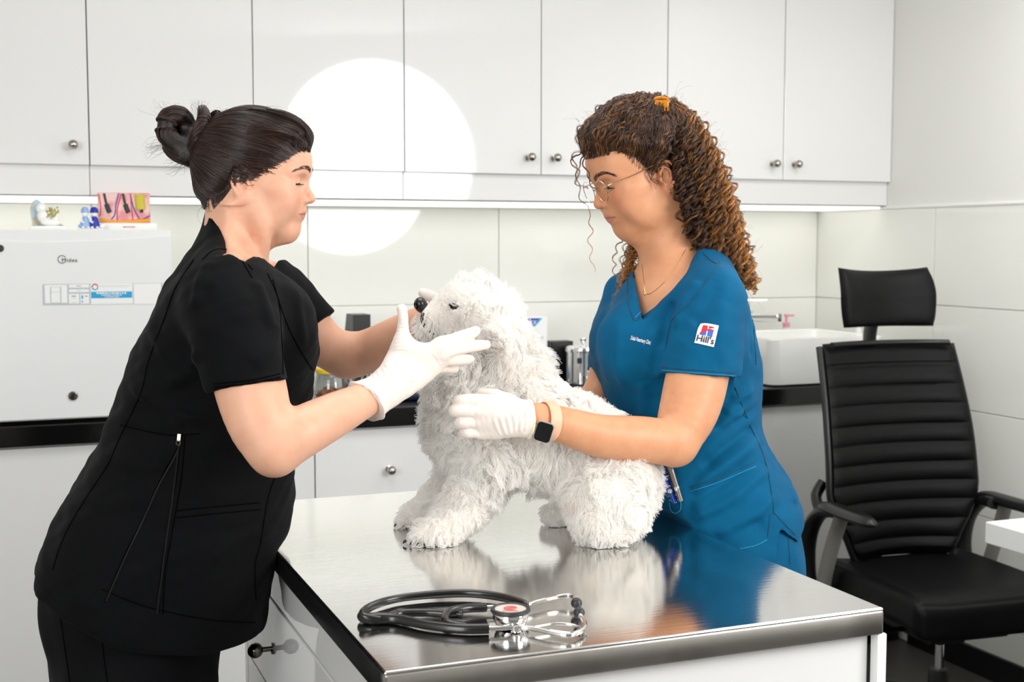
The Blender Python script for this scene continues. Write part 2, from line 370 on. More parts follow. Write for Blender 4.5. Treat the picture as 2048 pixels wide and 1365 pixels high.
for sx, hat, coat in ((-.016, 'lblue', 'lblue'), (.009, 'dblue', 'dblue')):
    bm = bmesh.new(); lathe(bm, [(.013, .004), (.015, .016), (.010, .034), (.006, .040), (.004, .042)], 14, Matrix.Translation((sx, 0, 0))); bfin('coat', bm, M[coat], t)
    bm = bmesh.new(); bmesh.ops.create_uvsphere(bm, u_segments=14, v_segments=10, radius=.0095, matrix=Matrix.Translation((sx, -.001, .047)))
    for q in (-1, 1): bmesh.ops.create_uvsphere(bm, u_segments=10, v_segments=8, radius=.006, matrix=Matrix.Translation((sx + q * .007, -.012, .008)) @ Matrix.Diagonal((.8, 1.5, .7, 1)))
    tube(bm, [(sx - .008, -.003, .033), (sx - .012, -.010, .026), (sx - .004, -.014, .022)], .0035, 8); bfin('body', bm, M['ceram'], t)
    bm = bmesh.new(); lathe(bm, [(.0125, .050), (.0118, .052), (.0105, .060), (.006, .066), (0, .067)], 16, Matrix.Translation((sx, 0, 0))); bfin('hat', bm, M[hat], t)
for sx, r_ in ((.030, .006), (-.030, .005)):
    bm = bmesh.new(); bmesh.ops.create_uvsphere(bm, u_segments=10, v_segments=8, radius=r_, matrix=Matrix.Translation((sx, -.006, .012)) @ Matrix.Diagonal((1.3, .8, 1, 1))); bfin('goose', bm, M['lblue' if sx < 0 else 'ceram'], t)
x0, x1 = on_top(196, 3.9), on_top(300, 3.9); w = x1 - x0
t = thing('skin_anatomy_model', 'coloured skin cross-section display model on a white base on the fridge', 'anatomical model', ((x0 + x1) / 2, 3.9, zf))
bm = bmesh.new(); bbox(bm, (-w / 2 - .004, -.04, 0), (w / 2 + .016, .04, .022), .003, 2); b_ = bfin('base', bm, M['white'], t)
textmesh('lettering', 'SKIN MODEL', .006, Matrix.Translation((.01, -.0405, .010)) @ FR, M['red'], b_)
bm = bmesh.new(); bbox(bm, (-w / 2, -.014, .022), (w / 2, .012, .110), .002, 1); blk = bfin('skin_block', bm, mat('pink_tissue', srgb('dc8f92'), .5, mott=(30, srgb('e9c3bd'), .4, .6)), t)
def strip(nm, pts, r_, m_, par=blk):
    bm = bmesh.new(); tube(bm, [(-w / 2 + w * a, -.0145, .022 + .088 * b) for a, b in spline(pts, 6)], r_, 8, flat=.5, up=(0, 1, 0)); return bfin(nm, bm, m_, par)
yel = mat('fat_yellow', srgb('e8a02a'), .5)
strip('fat_layer', [(.04, .1), (.3, .02), (.6, .03), (.98, .1)], .006, yel)
for pts, c in (([(.03, .14), (.3, .05), (.6, .08), (.98, .16)], 'red'), ([(.25, .12), (.32, .3), (.34, .6), (.4, .98)], 'dblue'), ([(.6, .05), (.8, .1), (.99, .25)], 'dblue'),
               ([(.36, .08), (.37, .5), (.45, .97)], 'red'), ([(.62, .95), (.68, .5), (.78, .15)], 'dblue'), ([(.62, .98), (.64, .5), (.66, .1)], 'red'), ([(.02, .95), (.05, .5), (.03, .2)], 'red')):
    strip('vessel', pts, .0016, M[c])
for hx in (.12, .48):
    strip('hair_root', [(hx, .97), (hx + .03, .7), (hx + .06, .5)], .0035, M['ink'])
    strip('hair_root', [(hx + .04, .62), (hx + .07, .46), (hx + .10, .34)], .007, M['ink'])
strip('oil_gland', [(.8, .95), (.8, .7), (.82, .45)], .0145, mat('gland_yellow', srgb('c9b83a'), .5)); strip('gland_opening', [(.80, .40), (.86, .40)], .005, M['ink'])

# ---- things on the worktop
def cw(px, y):          # world x at plane y for a pixel column near the worktop
    p = np.array(toW(Q(px, 760, 1.0) - np.array([0, 0, HC]))); return p[0] * y / p[1]
def jar(px, y, r, h, lid, label, fill):
    t = thing('treat_jar', label, 'jar', (cw(px, y), y, ZW), group='glass treat jars on the worktop')
    bm = bmesh.new(); lathe(bm, [(r * .86, 0), (r, .006), (r * 1.04, h * .45), (r * .9, h * .85), (r * .82, h * .9), (r * .79, h * .9), (r * .86, h * .83), (r * 1.0, h * .45), (r * .95, .01), (0, .006)], 32); bfin('glass_body', bm, M['glass'], t)
    bm = bmesh.new(); lathe(bm, [(r * .9, h * .90), (r * .92, h * .92), (r * .92, h * 1.02), (r * .85, h * 1.05), (0, h * 1.05)], 32); bfin('lid', bm, lid, t)
    bm = bmesh.new()
    for i in range(46):
        a = random.uniform(0, 6.28); q = r * .78 * math.sqrt(random.random())
        bmesh.ops.create_icosphere(bm, subdivisions=2, radius=.0085, matrix=Matrix.Translation((q * math.cos(a), q * math.sin(a), .016 + random.random() * h * .28)) @ Matrix.Rotation(random.random() * 3, 4, 'X') @ Matrix.Diagonal((1.2, .8, .6, 1)))
    bfin('treats', bm, fill, t)['kind'] = 'stuff'
jar(662, 3.86, .052, .108, M['yellow'], 'glass treat jar with yellow lid beside the black sleeve', mat('biscuit', srgb('a9773f'), .7, mott=(40, srgb('7c3a2c'), .4, .6)))
jar(728, 3.98, .046, .105, mat('olive_lid', srgb('9a9a4a'), .35), 'glass treat jar behind the white gloved wrist', mat('biscuit_dark', srgb('6b3a2c'), .7))
def bxt(nm, label, cat, px, y, w, d, h, m, rz=0, bev=.003, parts=None):
    t = thing(nm, label, cat, (cw(px, y), y, ZW), rz)
    bm = bmesh.new(); bbox(bm, (-w / 2, -d / 2, 0), (w / 2, d / 2, h), bev, 2); b_ = bfin('body', bm, m, t); return t, b_
t = thing('black_device', 'black box with slanted top showing above the far forearm', 'device', (cw(716, 4.15), 4.15, ZW))
bm = bmesh.new(); prism(bm, [(-.055, 0), (.055, 0), (.055, .20), (.03, .262), (-.055, .262)], -.03, .03, Matrix.Rotation(rad(90), 4, 'Z') @ Matrix.Rotation(rad(90), 4, 'X')); bfin('body', bm, M['blackp'], t)
bm = bmesh.new(); bbox(bm, (-.022, -.042, .215), (.022, -.028, .25), .001, 1); bfin('panel', bm, M['ink'], t)
t, b_ = bxt('navy_case', 'dark navy case lying on the worktop by the dog\'s chest', 'case', 822, 3.92, .17, .16, .055, M['navy'], bev=.012)
bm = bmesh.new(); bbox(bm, (-.08, -.075, .055), (.08, .075, .075), .01, 3); bfin('lid', bm, M['navy'], t)
t, b_ = bxt('medicine_box', 'tall white and blue medicine box behind the dog\'s neck', 'box', 1048, 4.16, .155, .055, .237, M['paper'], bev=.0008)
def deco(par, poly, m, off): 
    bm = bmesh.new(); prism(bm, poly, 0, .0005, Matrix.Translation((0, off, 0)) @ FR); bfin('print', bm, m, par, smooth=False)
deco(b_, [(-.07, .234), (.058, .234), (.03, .205), (-.07, .205)], M['dblue'], -.0279); deco(b_, [(.058, .234), (.046, .234), (.018, .205), (.03, .205)], M['cyan'], -.0284)
deco(b_, [(.076, .012), (.05, .012), (.052, .03), (.076, .062)], M['dblue'], -.0279); deco(b_, [(.076, .04), (.05, .022), (.05, .035), (.076, .066)], M['cyan'], -.0283)
textmesh('lettering', 'MAX', .022, Matrix.Translation((.012, -.029, .219)) @ FR, M['paper'], b_)
textmesh('lettering', 'immunity', .013, Matrix.Translation((.038, -.0283, .165)) @ FR, M['ink'], b_); textmesh('lettering', 'cell', .013, Matrix.Translation((.052, -.0283, .150)) @ FR, M['cyan'], b_)
textmesh('lettering', 'C.A.', .018, Matrix.Translation((.035, -.0283, .115)) @ FR, M['ink'], b_); textmesh('lettering', 'cat', .010, Matrix.Translation((.05, -.0283, .085)) @ FR, M['cyan'], b_)
t, b_ = bxt('medicine_box', 'small blue-topped medicine box in front of the tall one', 'box', 1068, 4.02, .14, .06, .125, M['paper'], bev=.0008)
deco(b_, [(-.068, .123), (.068, .123), (.068, .06), (.03, .085), (-.068, .085)], M['dblue'], -.0304); deco(b_, [(.068, .085), (.04, .085), (.068, .06)], M['cyan'], -.0309)
textmesh('lettering', 'immunity', .018, Matrix.Translation((.03, -.0315, .105)) @ FR, M['paper'], b_); textmesh('lettering', 'cell', .016, Matrix.Translation((.045, -.0312, .05)) @ FR, M['cyan'], b_)
t = thing('wipes_tub', 'small pale tub on the worktop just behind the dog\'s back', 'tub', (cw(1100, 3.9), 3.9, ZW))
bm = bmesh.new(); lathe(bm, [(.026, 0), (.028, .004), (.028, .06), (.024, .066), (.024, .075), (.02, .08), (0, .08)], 24); bfin('body', bm, mat('pale_pink_plastic', srgb('e6d5d8'), .4), t)
t, b_ = bxt('black_box', 'plain black box beside the steel canister', 'box', 1118, 4.18, .085, .06, .148, M['blackp'])
t = thing('steel_canister', 'steel canister with a knobbed lid behind the dog\'s back', 'canister', (cw(1166, 4.08), 4.08, ZW))
bm = bmesh.new(); lathe(bm, [(.058, 0), (.062, .005), (.062, .116), (.060, .118)], 48); cb = bfin('body', bm, M['chrome'], t)
bm = bmesh.new(); lathe(bm, [(.066, .116), (.067, .120), (.064, .132), (.05, .137), (.01, .139), (.006, .143), (.006, .147), (.012, .158), (.011, .163), (0, .164)], 48); bfin('lid', bm, M['chrome'], t)
bm = bmesh.new(); prism(bm, rrect(.028, .02, .003), 0, .0008, Matrix.Translation((-.034, -.0535, .088)) @ FR); bfin('label_sticker', bm, M['navy'], cb)
# ---- sink, tap, bottles
X0, X1, Y0, Y1, H = 2.455, 2.93, YW + .02, 4.14, .168
t = thing('vessel_sink', 'white rectangular ceramic basin on the end of the worktop', 'sink', ((X0 + X1) / 2, (Y0 + Y1) / 2, ZW))
bm = bmesh.new(); w, d = (X1 - X0) / 2, (Y1 - Y0) / 2
def ring(s, z, r): return [bm.verts.new((x, y, z)) for x, y in rrect(2 * w * s, 2 * d * s, r, 6)]
def ring2(dx, z, r): return [bm.verts.new((x, y, z)) for x, y in rrect(2 * (w - dx), 2 * (d - dx), max(r, .004), 6)]
rs = [ring2(.03, 0, .03), ring2(.014, .006, .035), ring2(.004, H * .6, .035), ring2(0, H - .006, .03), ring2(.002, H - .001, .028), ring2(.006, H, .026), ring2(.014, H, .024), ring2(.018, H - .004, .022), ring2(.03, H * .5, .03), ring2(.06, .035, .04), ring2(.14, .028, .03)]
for A, B in zip(rs, rs[1:]):
    for i in range(len(A)): bm.faces.new((A[i], A[(i + 1) % len(A)], B[(i + 1) % len(A)], B[i]))
bm.faces.new(rs[0][::-1]); bm.faces.new(rs[-1]); bfin('basin', bm, M['ceram'], t, angle=50)
bm = bmesh.new(); lathe(bm, [(.022, .029), (.022, .031), (.010, .032), (0, .031)], 20); bfin('drain', bm, M['chrome'], t)
fx, fy = 2.66, 4.225
t = thing('basin_tap', 'square chrome mixer tap behind the white basin', 'tap', (fx, fy, ZW))
bm = bmesh.new(); bbox(bm, (-.022, -.022, 0), (.022, .022, .24), .004, 2); bbox(bm, (-.026, -.026, 0), (.026, .026, .008), .002, 1); bfin('body', bm, M['chrome'], t)
bm = bmesh.new(); bbox(bm, (0, -.016, .196), (.125, .016, .228), .006, 2, Matrix.Rotation(rad(-32), 4, 'Z')); sp = bfin('spout', bm, M['chrome'], t)
bm = bmesh.new(); lathe(bm, [(.013, 0), (.015, .004), (.015, .012), (.011, .013), (.010, .008), (0, .008)], 20, Matrix.Rotation(rad(-32), 4, 'Z') @ Matrix.Translation((.124, 0, .212)) @ Matrix.Rotation(rad(90), 4, 'Y')); bfin('aerator', bm, M['dnick'], sp)
bm = bmesh.new(); lathe(bm, [(.016, .24), (.019, .25), (.019, .268), (.012, .274), (0, .275)], 20); bbox(bm, (-.006, -.008, .274), (.085, .008, .282), .003, 2, Matrix.Rotation(rad(-20), 4, 'Z')); bfin('lever', bm, M['chrome'], t)
t = thing('soap_dispenser', 'clear soap bottle with pink pump behind the basin', 'soap bottle', (2.83, 4.20, ZW))
bm = bmesh.new(); lathe(bm, [(.03, 0), (.034, .004), (.034, .11), (.028, .135), (.013, .165), (.013, .172), (0, .172)], 24); bfin('bottle', bm, mat('milky_soap', srgb('f2e4e4'), .2), t)
bm = bmesh.new(); lathe(bm, [(.014, .172), (.014, .19), (.005, .192), (.005, .212), (.009, .213), (.009, .222), (0, .224)], 18); bbox(bm, (0, -.005, .213), (.036, .005, .221), .002, 1); bfin('pump', bm, M['pink'], t)
t = thing('nozzle_bottle', 'small white bottle with pointed cap beside the right wall', 'bottle', (3.02, 4.0, ZW))
bm = bmesh.new(); lathe(bm, [(.020, 0), (.022, .004), (.022, .125), (.016, .15), (.012, .155), (.012, .17), (.006, .18), (.003, .215), (0, .216)], 20); bfin('body', bm, M['white'], t)

# ---- desk end
t = thing('wall_desk', 'white desk corner reaching in beside the office chair', 'desk', (2.7, 1.85, 0))
DZ = .775
bm = bmesh.new(); bbox(bm, (-.405, -.65, DZ - .055), (.375, .66, DZ), .003, 2); bfin('desktop', bm, M['white'], t)
bm = bmesh.new(); bbox(bm, (-.38, -.64, 0), (.36, -.61, DZ - .056), .002, 1); bfin('side_panel', bm, M['white'], t)

# ================================================================ examination table
TX0, TX1, TY0, TY1, TT = .40, 1.112, 1.402, 2.435, .037
t = thing('examination_table', 'white drawer cabinet table with a polished steel top under the dog', 'table', ((TX0 + TX1) / 2, (TY0 + TY1) / 2, 0)); o = Vector(t.location)
def tb(nm, lo, hi, m, bev=.002, par=t, seg=2):
    bm = bmesh.new(); bbox(bm, Vector(lo) - o, Vector(hi) - o, bev, seg); return bfin(nm, bm, M[m], par)
top = tb('tabletop', (TX0 + .001, TY0 + .001, ZW - .006), (TX1 - .001, TY1, ZW), 'steel', .0025, seg=3)
tb('front_edge', (TX0 + .001, TY0, ZW - TT), (TX1 - .001, TY0 + .02, ZW - .0035), 'steele', .003, top)
tb('right_edge', (TX1 - .02, TY0 + .0205, ZW - TT), (TX1, TY1, ZW - .0035), 'steele', .003, top)
tb('left_edge', (TX0, TY0 + .0205, ZW - TT), (TX0 + .02, TY1, ZW - .0035), 'blackp', .003, top)
tb('core', (TX0 + .021, TY0 + .021, ZW - TT), (TX1 - .021, TY1, ZW - .0065), 'blackp', 0, top)
tb('body', (TX0 + .034, TY0 + .02, .06), (TX1 - .012, TY1 - .004, ZW - TT - .0005), 'cab', .002)
tb('plinth', (TX0 + .06, TY0 + .05, 0), (TX1 - .05, TY1 - .03, .06), 'blackp', 0)
tb('corner_post', (TX1 - .008, TY0 + .004, .0), (TX1 + .008, TY0 + .02, ZW - TT - .001), 'white', .002)
tb('side_frame', (TX0 + .016, TY1 - .034, .06), (TX0 + .033, TY1 - .004, ZW - TT - .001), 'cab', .0015)
zs = [ZW - TT - .002, HC - .614, HC - .783, HC - 1.0, .07]
for z1, z0 in zip(zs, zs[1:]):
    d = tb('drawer', (TX0 + .016, TY0 + .022, z0 + .0025), (TX0 + .033, TY1 - .036, z1 - .0025), 'cab', .0015)
    if z1 < ZW - TT - .01: knob(d, Vector((TX0 + .016, 2.15, (z0 + z1) / 2)) - o, (-1, 0, 0), .0135, .018, 'dnick')
# ================================================================ organic surfaces: a signed-distance field on a graded grid, meshed by surface nets
def grid_axis(segs):
    """segs: [(start, end, step), ...] contiguous"""
    out = [segs[0][0]]
    for a, b, h in segs:
        n = max(1, int(round((b - a) / h))); out += list(a + (b - a) * (np.arange(1, n + 1) / n))
    return np.array(out)
class Field:
    def __init__(s, X, Y, Z):
        s.ax = [np.asarray(a, np.float32) for a in (X, Y, Z)]
        s.D = np.full([len(a) for a in s.ax], 1.0, np.float32)
    def sl(s, lo, hi):
        r = []
        for a, l, h in zip(s.ax, lo, hi):
            i, j = np.searchsorted(a, [l, h]); r.append(slice(max(i - 1, 0), min(j + 1, len(a))))
        return tuple(r)
    def grid(s, sl): return s.ax[0][sl[0]][:, None, None], s.ax[1][sl[1]][None, :, None], s.ax[2][sl[2]][None, None, :]
    def op(s, lo, hi, fn, k=0., mode='u', pad=None):
        pad = (k + .008) if pad is None else pad
        sl = s.sl(np.array(lo) - pad, np.array(hi) + pad)
        if any(x.stop - x.start < 1 for x in sl): return
        X, Y, Z = s.grid(sl); d = fn(X, Y, Z).astype(np.float32); A = s.D[sl]
        if mode == 's': d = -d
        if k > 0:
            h = np.maximum(k - np.abs(A - d), 0) / k; m = h * h * k * .25
            s.D[sl] = np.minimum(A, d) - m if mode == 'u' else np.maximum(A, d) + m
        else: s.D[sl] = np.minimum(A, d) if mode == 'u' else np.maximum(A, d)
    def ell(s, c, r, k=.01, mode='u', R=None):
        """ellipsoid, R = 3x3 whose rows are its axes"""
        c = np.array(c, float); r = np.array(r, float); m = r.max() if R is not None else r
        def fn(X, Y, Z):
            x, y, z = X - c[0], Y - c[1], Z - c[2]
            if R is not None: x, y, z = [R[i][0] * x + R[i][1] * y + R[i][2] * z for i in range(3)]
            a = np.sqrt((x / r[0]) ** 2 + (y / r[1]) ** 2 + (z / r[2]) ** 2); b = np.sqrt((x / r[0] ** 2) ** 2 + (y / r[1] ** 2) ** 2 + (z / r[2] ** 2) ** 2)
            return a * (a - 1) / np.maximum(b, 1e-6)
        s.op(c - m, c + m, fn, k, mode)
    def chain(s, pts, rs, k=.01, mode='u', sub=5, flat=None):
        """tapered limb along a spline; flat = (axis vector, factor) squashes the section along that axis"""
        P = np.array(pts, float); R = np.array(rs, float)
        if len(P) > 2: PR = spline(np.hstack([P, R[:, None]]), sub); P, R = PR[:, :3], PR[:, 3]
        rm = R.max()
        lo, hi = P.min(0) - rm, P.max(0) + rm
        if flat is not None: n = np.array(flat[0], float); n /= np.linalg.norm(n); f = 1 / flat[1] - 1
        def fn(X, Y, Z):
            out = None
            for a, b, ra, rb in zip(P, P[1:], R, R[1:]):
                ba = b - a; L = max(ba @ ba, 1e-12)
                x, y, z = X - a[0], Y - a[1], Z - a[2]
                t = np.clip((x * ba[0] + y * ba[1] + z * ba[2]) / L, 0, 1)
                x, y, z = x - t * ba[0], y - t * ba[1], z - t * ba[2]
                if flat is not None:
                    q = (x * n[0] + y * n[1] + z * n[2]) * f; x, y, z = x + q * n[0], y + q * n[1], z + q * n[2]
                d = np.sqrt(x * x + y * y + z * z) - (ra + (rb - ra) * t)
                out = d if out is None else np.minimum(out, d)
            return out
        s.op(lo, hi, fn, k, mode)
    def loft(s, rows, k=.02, mode='u', yaw=0., off=0., e=2.0, cap=None):
        """body trunk: rows (z, front u, back u, centre d, half depth); horizontal super-ellipses, turned by yaw"""
        T = np.array(sorted(rows), float); zz = T[:, 0]
        lo = [min(T[:, 1].min(), T[:, 2].min()) - .25, (T[:, 3] - T[:, 4]).min() - .25, zz[0] - .03]; hi = [max(T[:, 1].max(), T[:, 2].max()) + .25, (T[:, 3] + T[:, 4]).max() + .25, zz[-1] + .03]
        zi = np.linspace(zz[0], zz[-1], 160)
        def smooth(col):
            v = np.interp(zi, zz, col); w = max(3, int(160 * .035 / (zz[-1] - zz[0]))); kx = np.ones(2 * w + 1) / (2 * w + 1)
            return np.convolve(np.pad(v, w, 'edge'), kx, 'valid')
        cu, ru, cdp, rd = smooth((T[:, 1] + T[:, 2]) / 2), smooth(np.abs(T[:, 1] - T[:, 2]) / 2), smooth(T[:, 3]), smooth(T[:, 4])
        ca, sa = math.cos(yaw), math.sin(yaw)
        def fn(X, Y, Z):
            zc = np.clip(Z, zz[0], zz[-1])
            a, b, c, d = (np.interp(zc, zi, q) for q in (cu, ru + off, cdp, rd + off))
            x, y = X - a, Y - c; xr, yr = x * ca + y * sa, -x * sa + y * ca
            q = (np.abs(xr / b) ** e + np.abs(yr / d) ** e) ** (1 / e)
            g = (q - 1) * np.minimum(b, d)
            dz = np.maximum(np.maximum(zz[0] - Z, Z - zz[-1]), -1)
            return np.where(dz > 0, np.sqrt(np.maximum(g, 0) ** 2 + dz ** 2), g) if cap is None else np.maximum(g, dz)
        s.op(lo, hi, fn, k, mode, pad=0)
    def merge(s, o, k=.02):
        h = np.maximum(k - np.abs(s.D - o.D), 0) / k; s.D = np.minimum(s.D, o.D) - h * h * k * .25
    def half(s, p, n, lo, hi, k=0.):
        """cut away everything on the +n side of a plane, inside lo..hi"""
        p = np.array(p, float); n = np.array(n, float); n /= np.linalg.norm(n)
        s.op(lo, hi, lambda X, Y, Z: p @ n - (X * n[0] + Y * n[1] + Z * n[2]), k, 's', pad=0)
    def mesh(s, smooth=1):
        D = s.D; I = D < 0
        c = I[:-1, :-1, :-1].astype(np.int8)
        for dx in (0, 1):
            for dy in (0, 1):
                for dz in (0, 1):
                    if dx or dy or dz: c += I[dx:D.shape[0] - 1 + dx, dy:D.shape[1] - 1 + dy, dz:D.shape[2] - 1 + dz]
        act = (c > 0) & (c < 8); idx = np.argwhere(act); shp = act.shape
        lin = np.ravel_multi_index(idx.T, shp)
        pos = np.zeros((len(idx), 3)); cnt = np.zeros(len(idx)); i0 = idx
        cv = {}
        for dx in (0, 1):
            for dy in (0, 1):
                for dz in (0, 1): cv[dx, dy, dz] = D[i0[:, 0] + dx, i0[:, 1] + dy, i0[:, 2] + dz]
        for a in cv:
            for ax_ in range(3):
                if a[ax_] == 0:
                    b = list(a); b[ax_] = 1; b = tuple(b); va, vb = cv[a], cv[b]; m = (va < 0) != (vb < 0)
                    t = np.where(m, va / np.where(m, va - vb, 1), 0); p = np.tile(np.array(a, float), (len(idx), 1)); p[:, ax_] = t
                    pos += p * m[:, None]; cnt += m
        pos = idx + pos / cnt[:, None]
        V = np.stack([np.interp(pos[:, i], np.arange(len(s.ax[i])), s.ax[i]) for i in range(3)], 1)
        quads = []
        for ax_ in range(3):
            o1, o2 = [(1, 2), (2, 0), (0, 1)][ax_]
            n = [D.shape[0], D.shape[1], D.shape[2]]; s0 = [slice(None)] * 3; s1 = [slice(None)] * 3
            s0[ax_] = slice(0, n[ax_] - 1); s1[ax_] = slice(1, n[ax_])
            for o in (o1, o2): s0[o] = slice(1, n[o] - 1); s1[o] = slice(1, n[o] - 1)
            A, B = I[tuple(s0)], I[tuple(s1)]; e = np.argwhere(A != B); sg = A[tuple(e.T)]
            for o in (o1, o2): e[:, o] += 1
            q = []
            for d1, d2 in ((-1, -1), (0, -1), (0, 0), (-1, 0)):
                f = e.copy(); f[:, o1] += d1; f[:, o2] += d2; q.append(np.searchsorted(lin, np.ravel_multi_index(f.T, shp)))
            q = np.stack(q, 1); q[~sg] = q[~sg][:, ::-1]; quads.append(q)
        F = np.concatenate(quads)
        for _ in range(smooth): V = relax(V, F, .5)
        return V, F
def relax(V, F, w=.5):
    E = np.concatenate([F[:, [0, 1]], F[:, [1, 2]], F[:, [2, 3]], F[:, [3, 0]]]); S = np.zeros_like(V); n = np.bincount(E[:, 0], minlength=len(V)).astype(float)
    for i in range(3): S[:, i] = np.bincount(E[:, 0], V[E[:, 1], i], len(V))
    n = np.maximum(n, 1)
    return V * (1 - w) + S / n[:, None] * w
def vnormals(V, F):
    n = np.cross(V[F[:, 2]] - V[F[:, 0]], V[F[:, 3]] - V[F[:, 1]]); N = np.zeros_like(V)
    for j in range(4):
        for i in range(3): N[:, i] += np.bincount(F[:, j], n[:, i], len(V))
    return N / np.maximum(np.linalg.norm(N, axis=1), 1e-9)[:, None]
def noise3(P, scale, seed=0, octv=2):
    """smooth value noise by summed sines with random directions"""
    r = np.random.default_rng(seed); out = np.zeros(len(P)); amp = 1
    for o in range(octv):
        for _ in range(7):
            k = r.normal(size=3); k *= scale * (2 ** o) / np.linalg.norm(k) * r.uniform(.7, 1.4)
            out += amp * np.sin(P @ k * 6.283 + r.uniform(0, 6.283)) / 3.2
        amp *= .5
    return out
def qmesh(name, V, F, m, parent=None, base=(0, 0, 0), attrs=None, smooth=True):
    me = bpy.data.meshes.new(name); V = (V - np.array(base)).astype(np.float32)
    me.vertices.add(len(V)); me.vertices.foreach_set('co', V.ravel()); k = F.shape[1]
    me.loops.add(F.size); me.loops.foreach_set('vertex_index', F.ravel().astype(np.int32))
    me.polygons.add(len(F)); me.polygons.foreach_set('loop_start', np.arange(0, F.size, k, dtype=np.int32))
    me.polygons.foreach_set('loop_total', np.full(len(F), k, np.int32))
    me.update(); me.validate()
    me.polygons.foreach_set('use_smooth', np.full(len(me.polygons), smooth))
    for n, v in (attrs or {}).items():
        a = me.attributes.new(n, 'FLOAT', 'POINT'); a.data.foreach_set('value', v.astype(np.float32))
    return link(name, me, m, parent)
def bvh(V, F): return BVHTree.FromPolygons([tuple(v) for v in V], [tuple(int(i) for i in f) for f in F])
def ray(b, px, py, back=False):
    """first surface point seen at a pixel of the photo (y-frame)"""
    o = Vector((0, 0, HC)); d = Vector(Q(px, py, 1.0)) - o; h = b.ray_cast(o, d.normalized())
    return (np.array(h[0]), np.array(h[1])) if h[0] is not None else None
def trace(b, pts, n=6, off=0.0, closed=False):
    """lay a drawn line on a surface"""
    out = []
    for p in spline(pts, n, closed):
        h = ray(b, *p[:2])
        if h is not None: out.append(h[0] + h[1] * off)
    return out
def ridge(V, N, lines, r0=None):
    """push a surface out (or in) along lines: (points, amplitude, sigma)"""
    disp = np.zeros(len(V))
    for pts, amp, sg in lines:
        P = np.array(pts)
        if len(P) < 2: continue
        lo, hi = P.min(0) - 3 * sg, P.max(0) + 3 * sg
        m = np.where(((V > lo) & (V < hi)).all(1))[0]
        if not len(m): continue
        v = V[m]; best = np.full(len(m), 9.); tt = np.zeros(len(m)); K = len(P) - 1
        for i, (a, b) in enumerate(zip(P, P[1:])):
            ba = b - a; t = np.clip((v - a) @ ba / max(ba @ ba, 1e-12), 0, 1); d = np.linalg.norm(v - a - t[:, None] * ba, axis=1)
            u = d < best; best[u] = d[u]; tt[u] = (i + t[u]) / K
        disp[m] += amp * np.exp(-(best / sg) ** 2) * np.clip(np.sin(np.pi * np.clip(tt, .02, .98)) * 1.8, 0, 1)
    return V + N * disp[:, None]
def strands(name, P, rad_root, rad_tip, m, parent, base=(0, 0, 0), attrs=None):
    """P: (n, k, 3) strand points as renderable hair curves; attrs: per-curve floats"""
    n, k, _ = P.shape; hc = bpy.data.hair_curves.new(name); hc.add_curves([k] * n)
    hc.position_data.foreach_set('vector', (P - np.array(base)).astype(np.float32).ravel())
    r = np.linspace(0, 1, k)[None, :] * np.ones((n, 1)); rr = (rad_root + (rad_tip - rad_root) * r)
    a = hc.attributes.get('radius') or hc.attributes.new('radius', 'FLOAT', 'POINT'); a.data.foreach_set('value', rr.astype(np.float32).ravel())
    for nm, v in (attrs or {}).items():
        v = np.asarray(v, np.float32); dom = 'CURVE' if v.size == n else 'POINT'
        q = hc.attributes.new(nm, 'FLOAT', dom); q.data.foreach_set('value', v.ravel())
    o = bpy.data.objects.new(name, hc); COL.objects.link(o); hc.materials.append(m); o.parent = parent
    return o
def figure(name, label, cat, base):
    """a figure's Empty on its base point; children use y-frame coordinates minus base"""
    o = thing(name, label, cat, toW(base), -YAW); return o
def rotz(a): c, s_ = math.cos(a), math.sin(a); return np.array([[c, -s_, 0], [s_, c, 0], [0, 0, 1.]])
# ================================================================ office chair (local: x right, y towards its back, z up)
cb_ = np.array([1.275, 3.72, 0.]); t = thing('office_chair', 'black leather high-back office chair with ribbed backrest and headrest', 'chair', toW(cb_), -YAW + rad(17)); chair = t
def sheet(nm, fn, nu, nv, m, par, th=None):
    """closed slab from fn(u, v) -> (front point, back point); u, v in 0..1"""
    bm = bmesh.new(); A = []; B = []
    for i in range(nu + 1):
        ra, rb = [], []
        for j in range(nv + 1):
            f, b = fn(i / nu, j / nv); ra.append(bm.verts.new(f)); rb.append(bm.verts.new(b))
        A.append(ra); B.append(rb)
    for i in range(nu):
        for j in range(nv):
            bm.faces.new((A[i][j], A[i + 1][j], A[i + 1][j + 1], A[i][j + 1])); bm.faces.new((B[i][j], B[i][j + 1], B[i + 1][j + 1], B[i + 1][j]))
    for j in range(nv): bm.faces.new((A[0][j], A[0][j + 1], B[0][j + 1], B[0][j])); bm.faces.new((A[nu][j + 1], A[nu][j], B[nu][j], B[nu][j + 1]))
    for i in range(nu): bm.faces.new((A[i + 1][0], A[i][0], B[i][0], B[i + 1][0])); bm.faces.new((A[i][nv], A[i + 1][nv], B[i + 1][nv], B[i][nv]))
    return bfin(nm, bm, m, par, angle=70)
def bprof(v):    # height above floor, recline y
    return .50 + .665 * v, .205 + .115 * v + .05 * math.sin(v * math.pi * .9 + .2) * (-1) + .045
def bhalf(v): return float(np.interp(v, [0, .05, .12, .22, .32, .6, 1], [.160, .178, .198, .235, .256, .250, .232]))
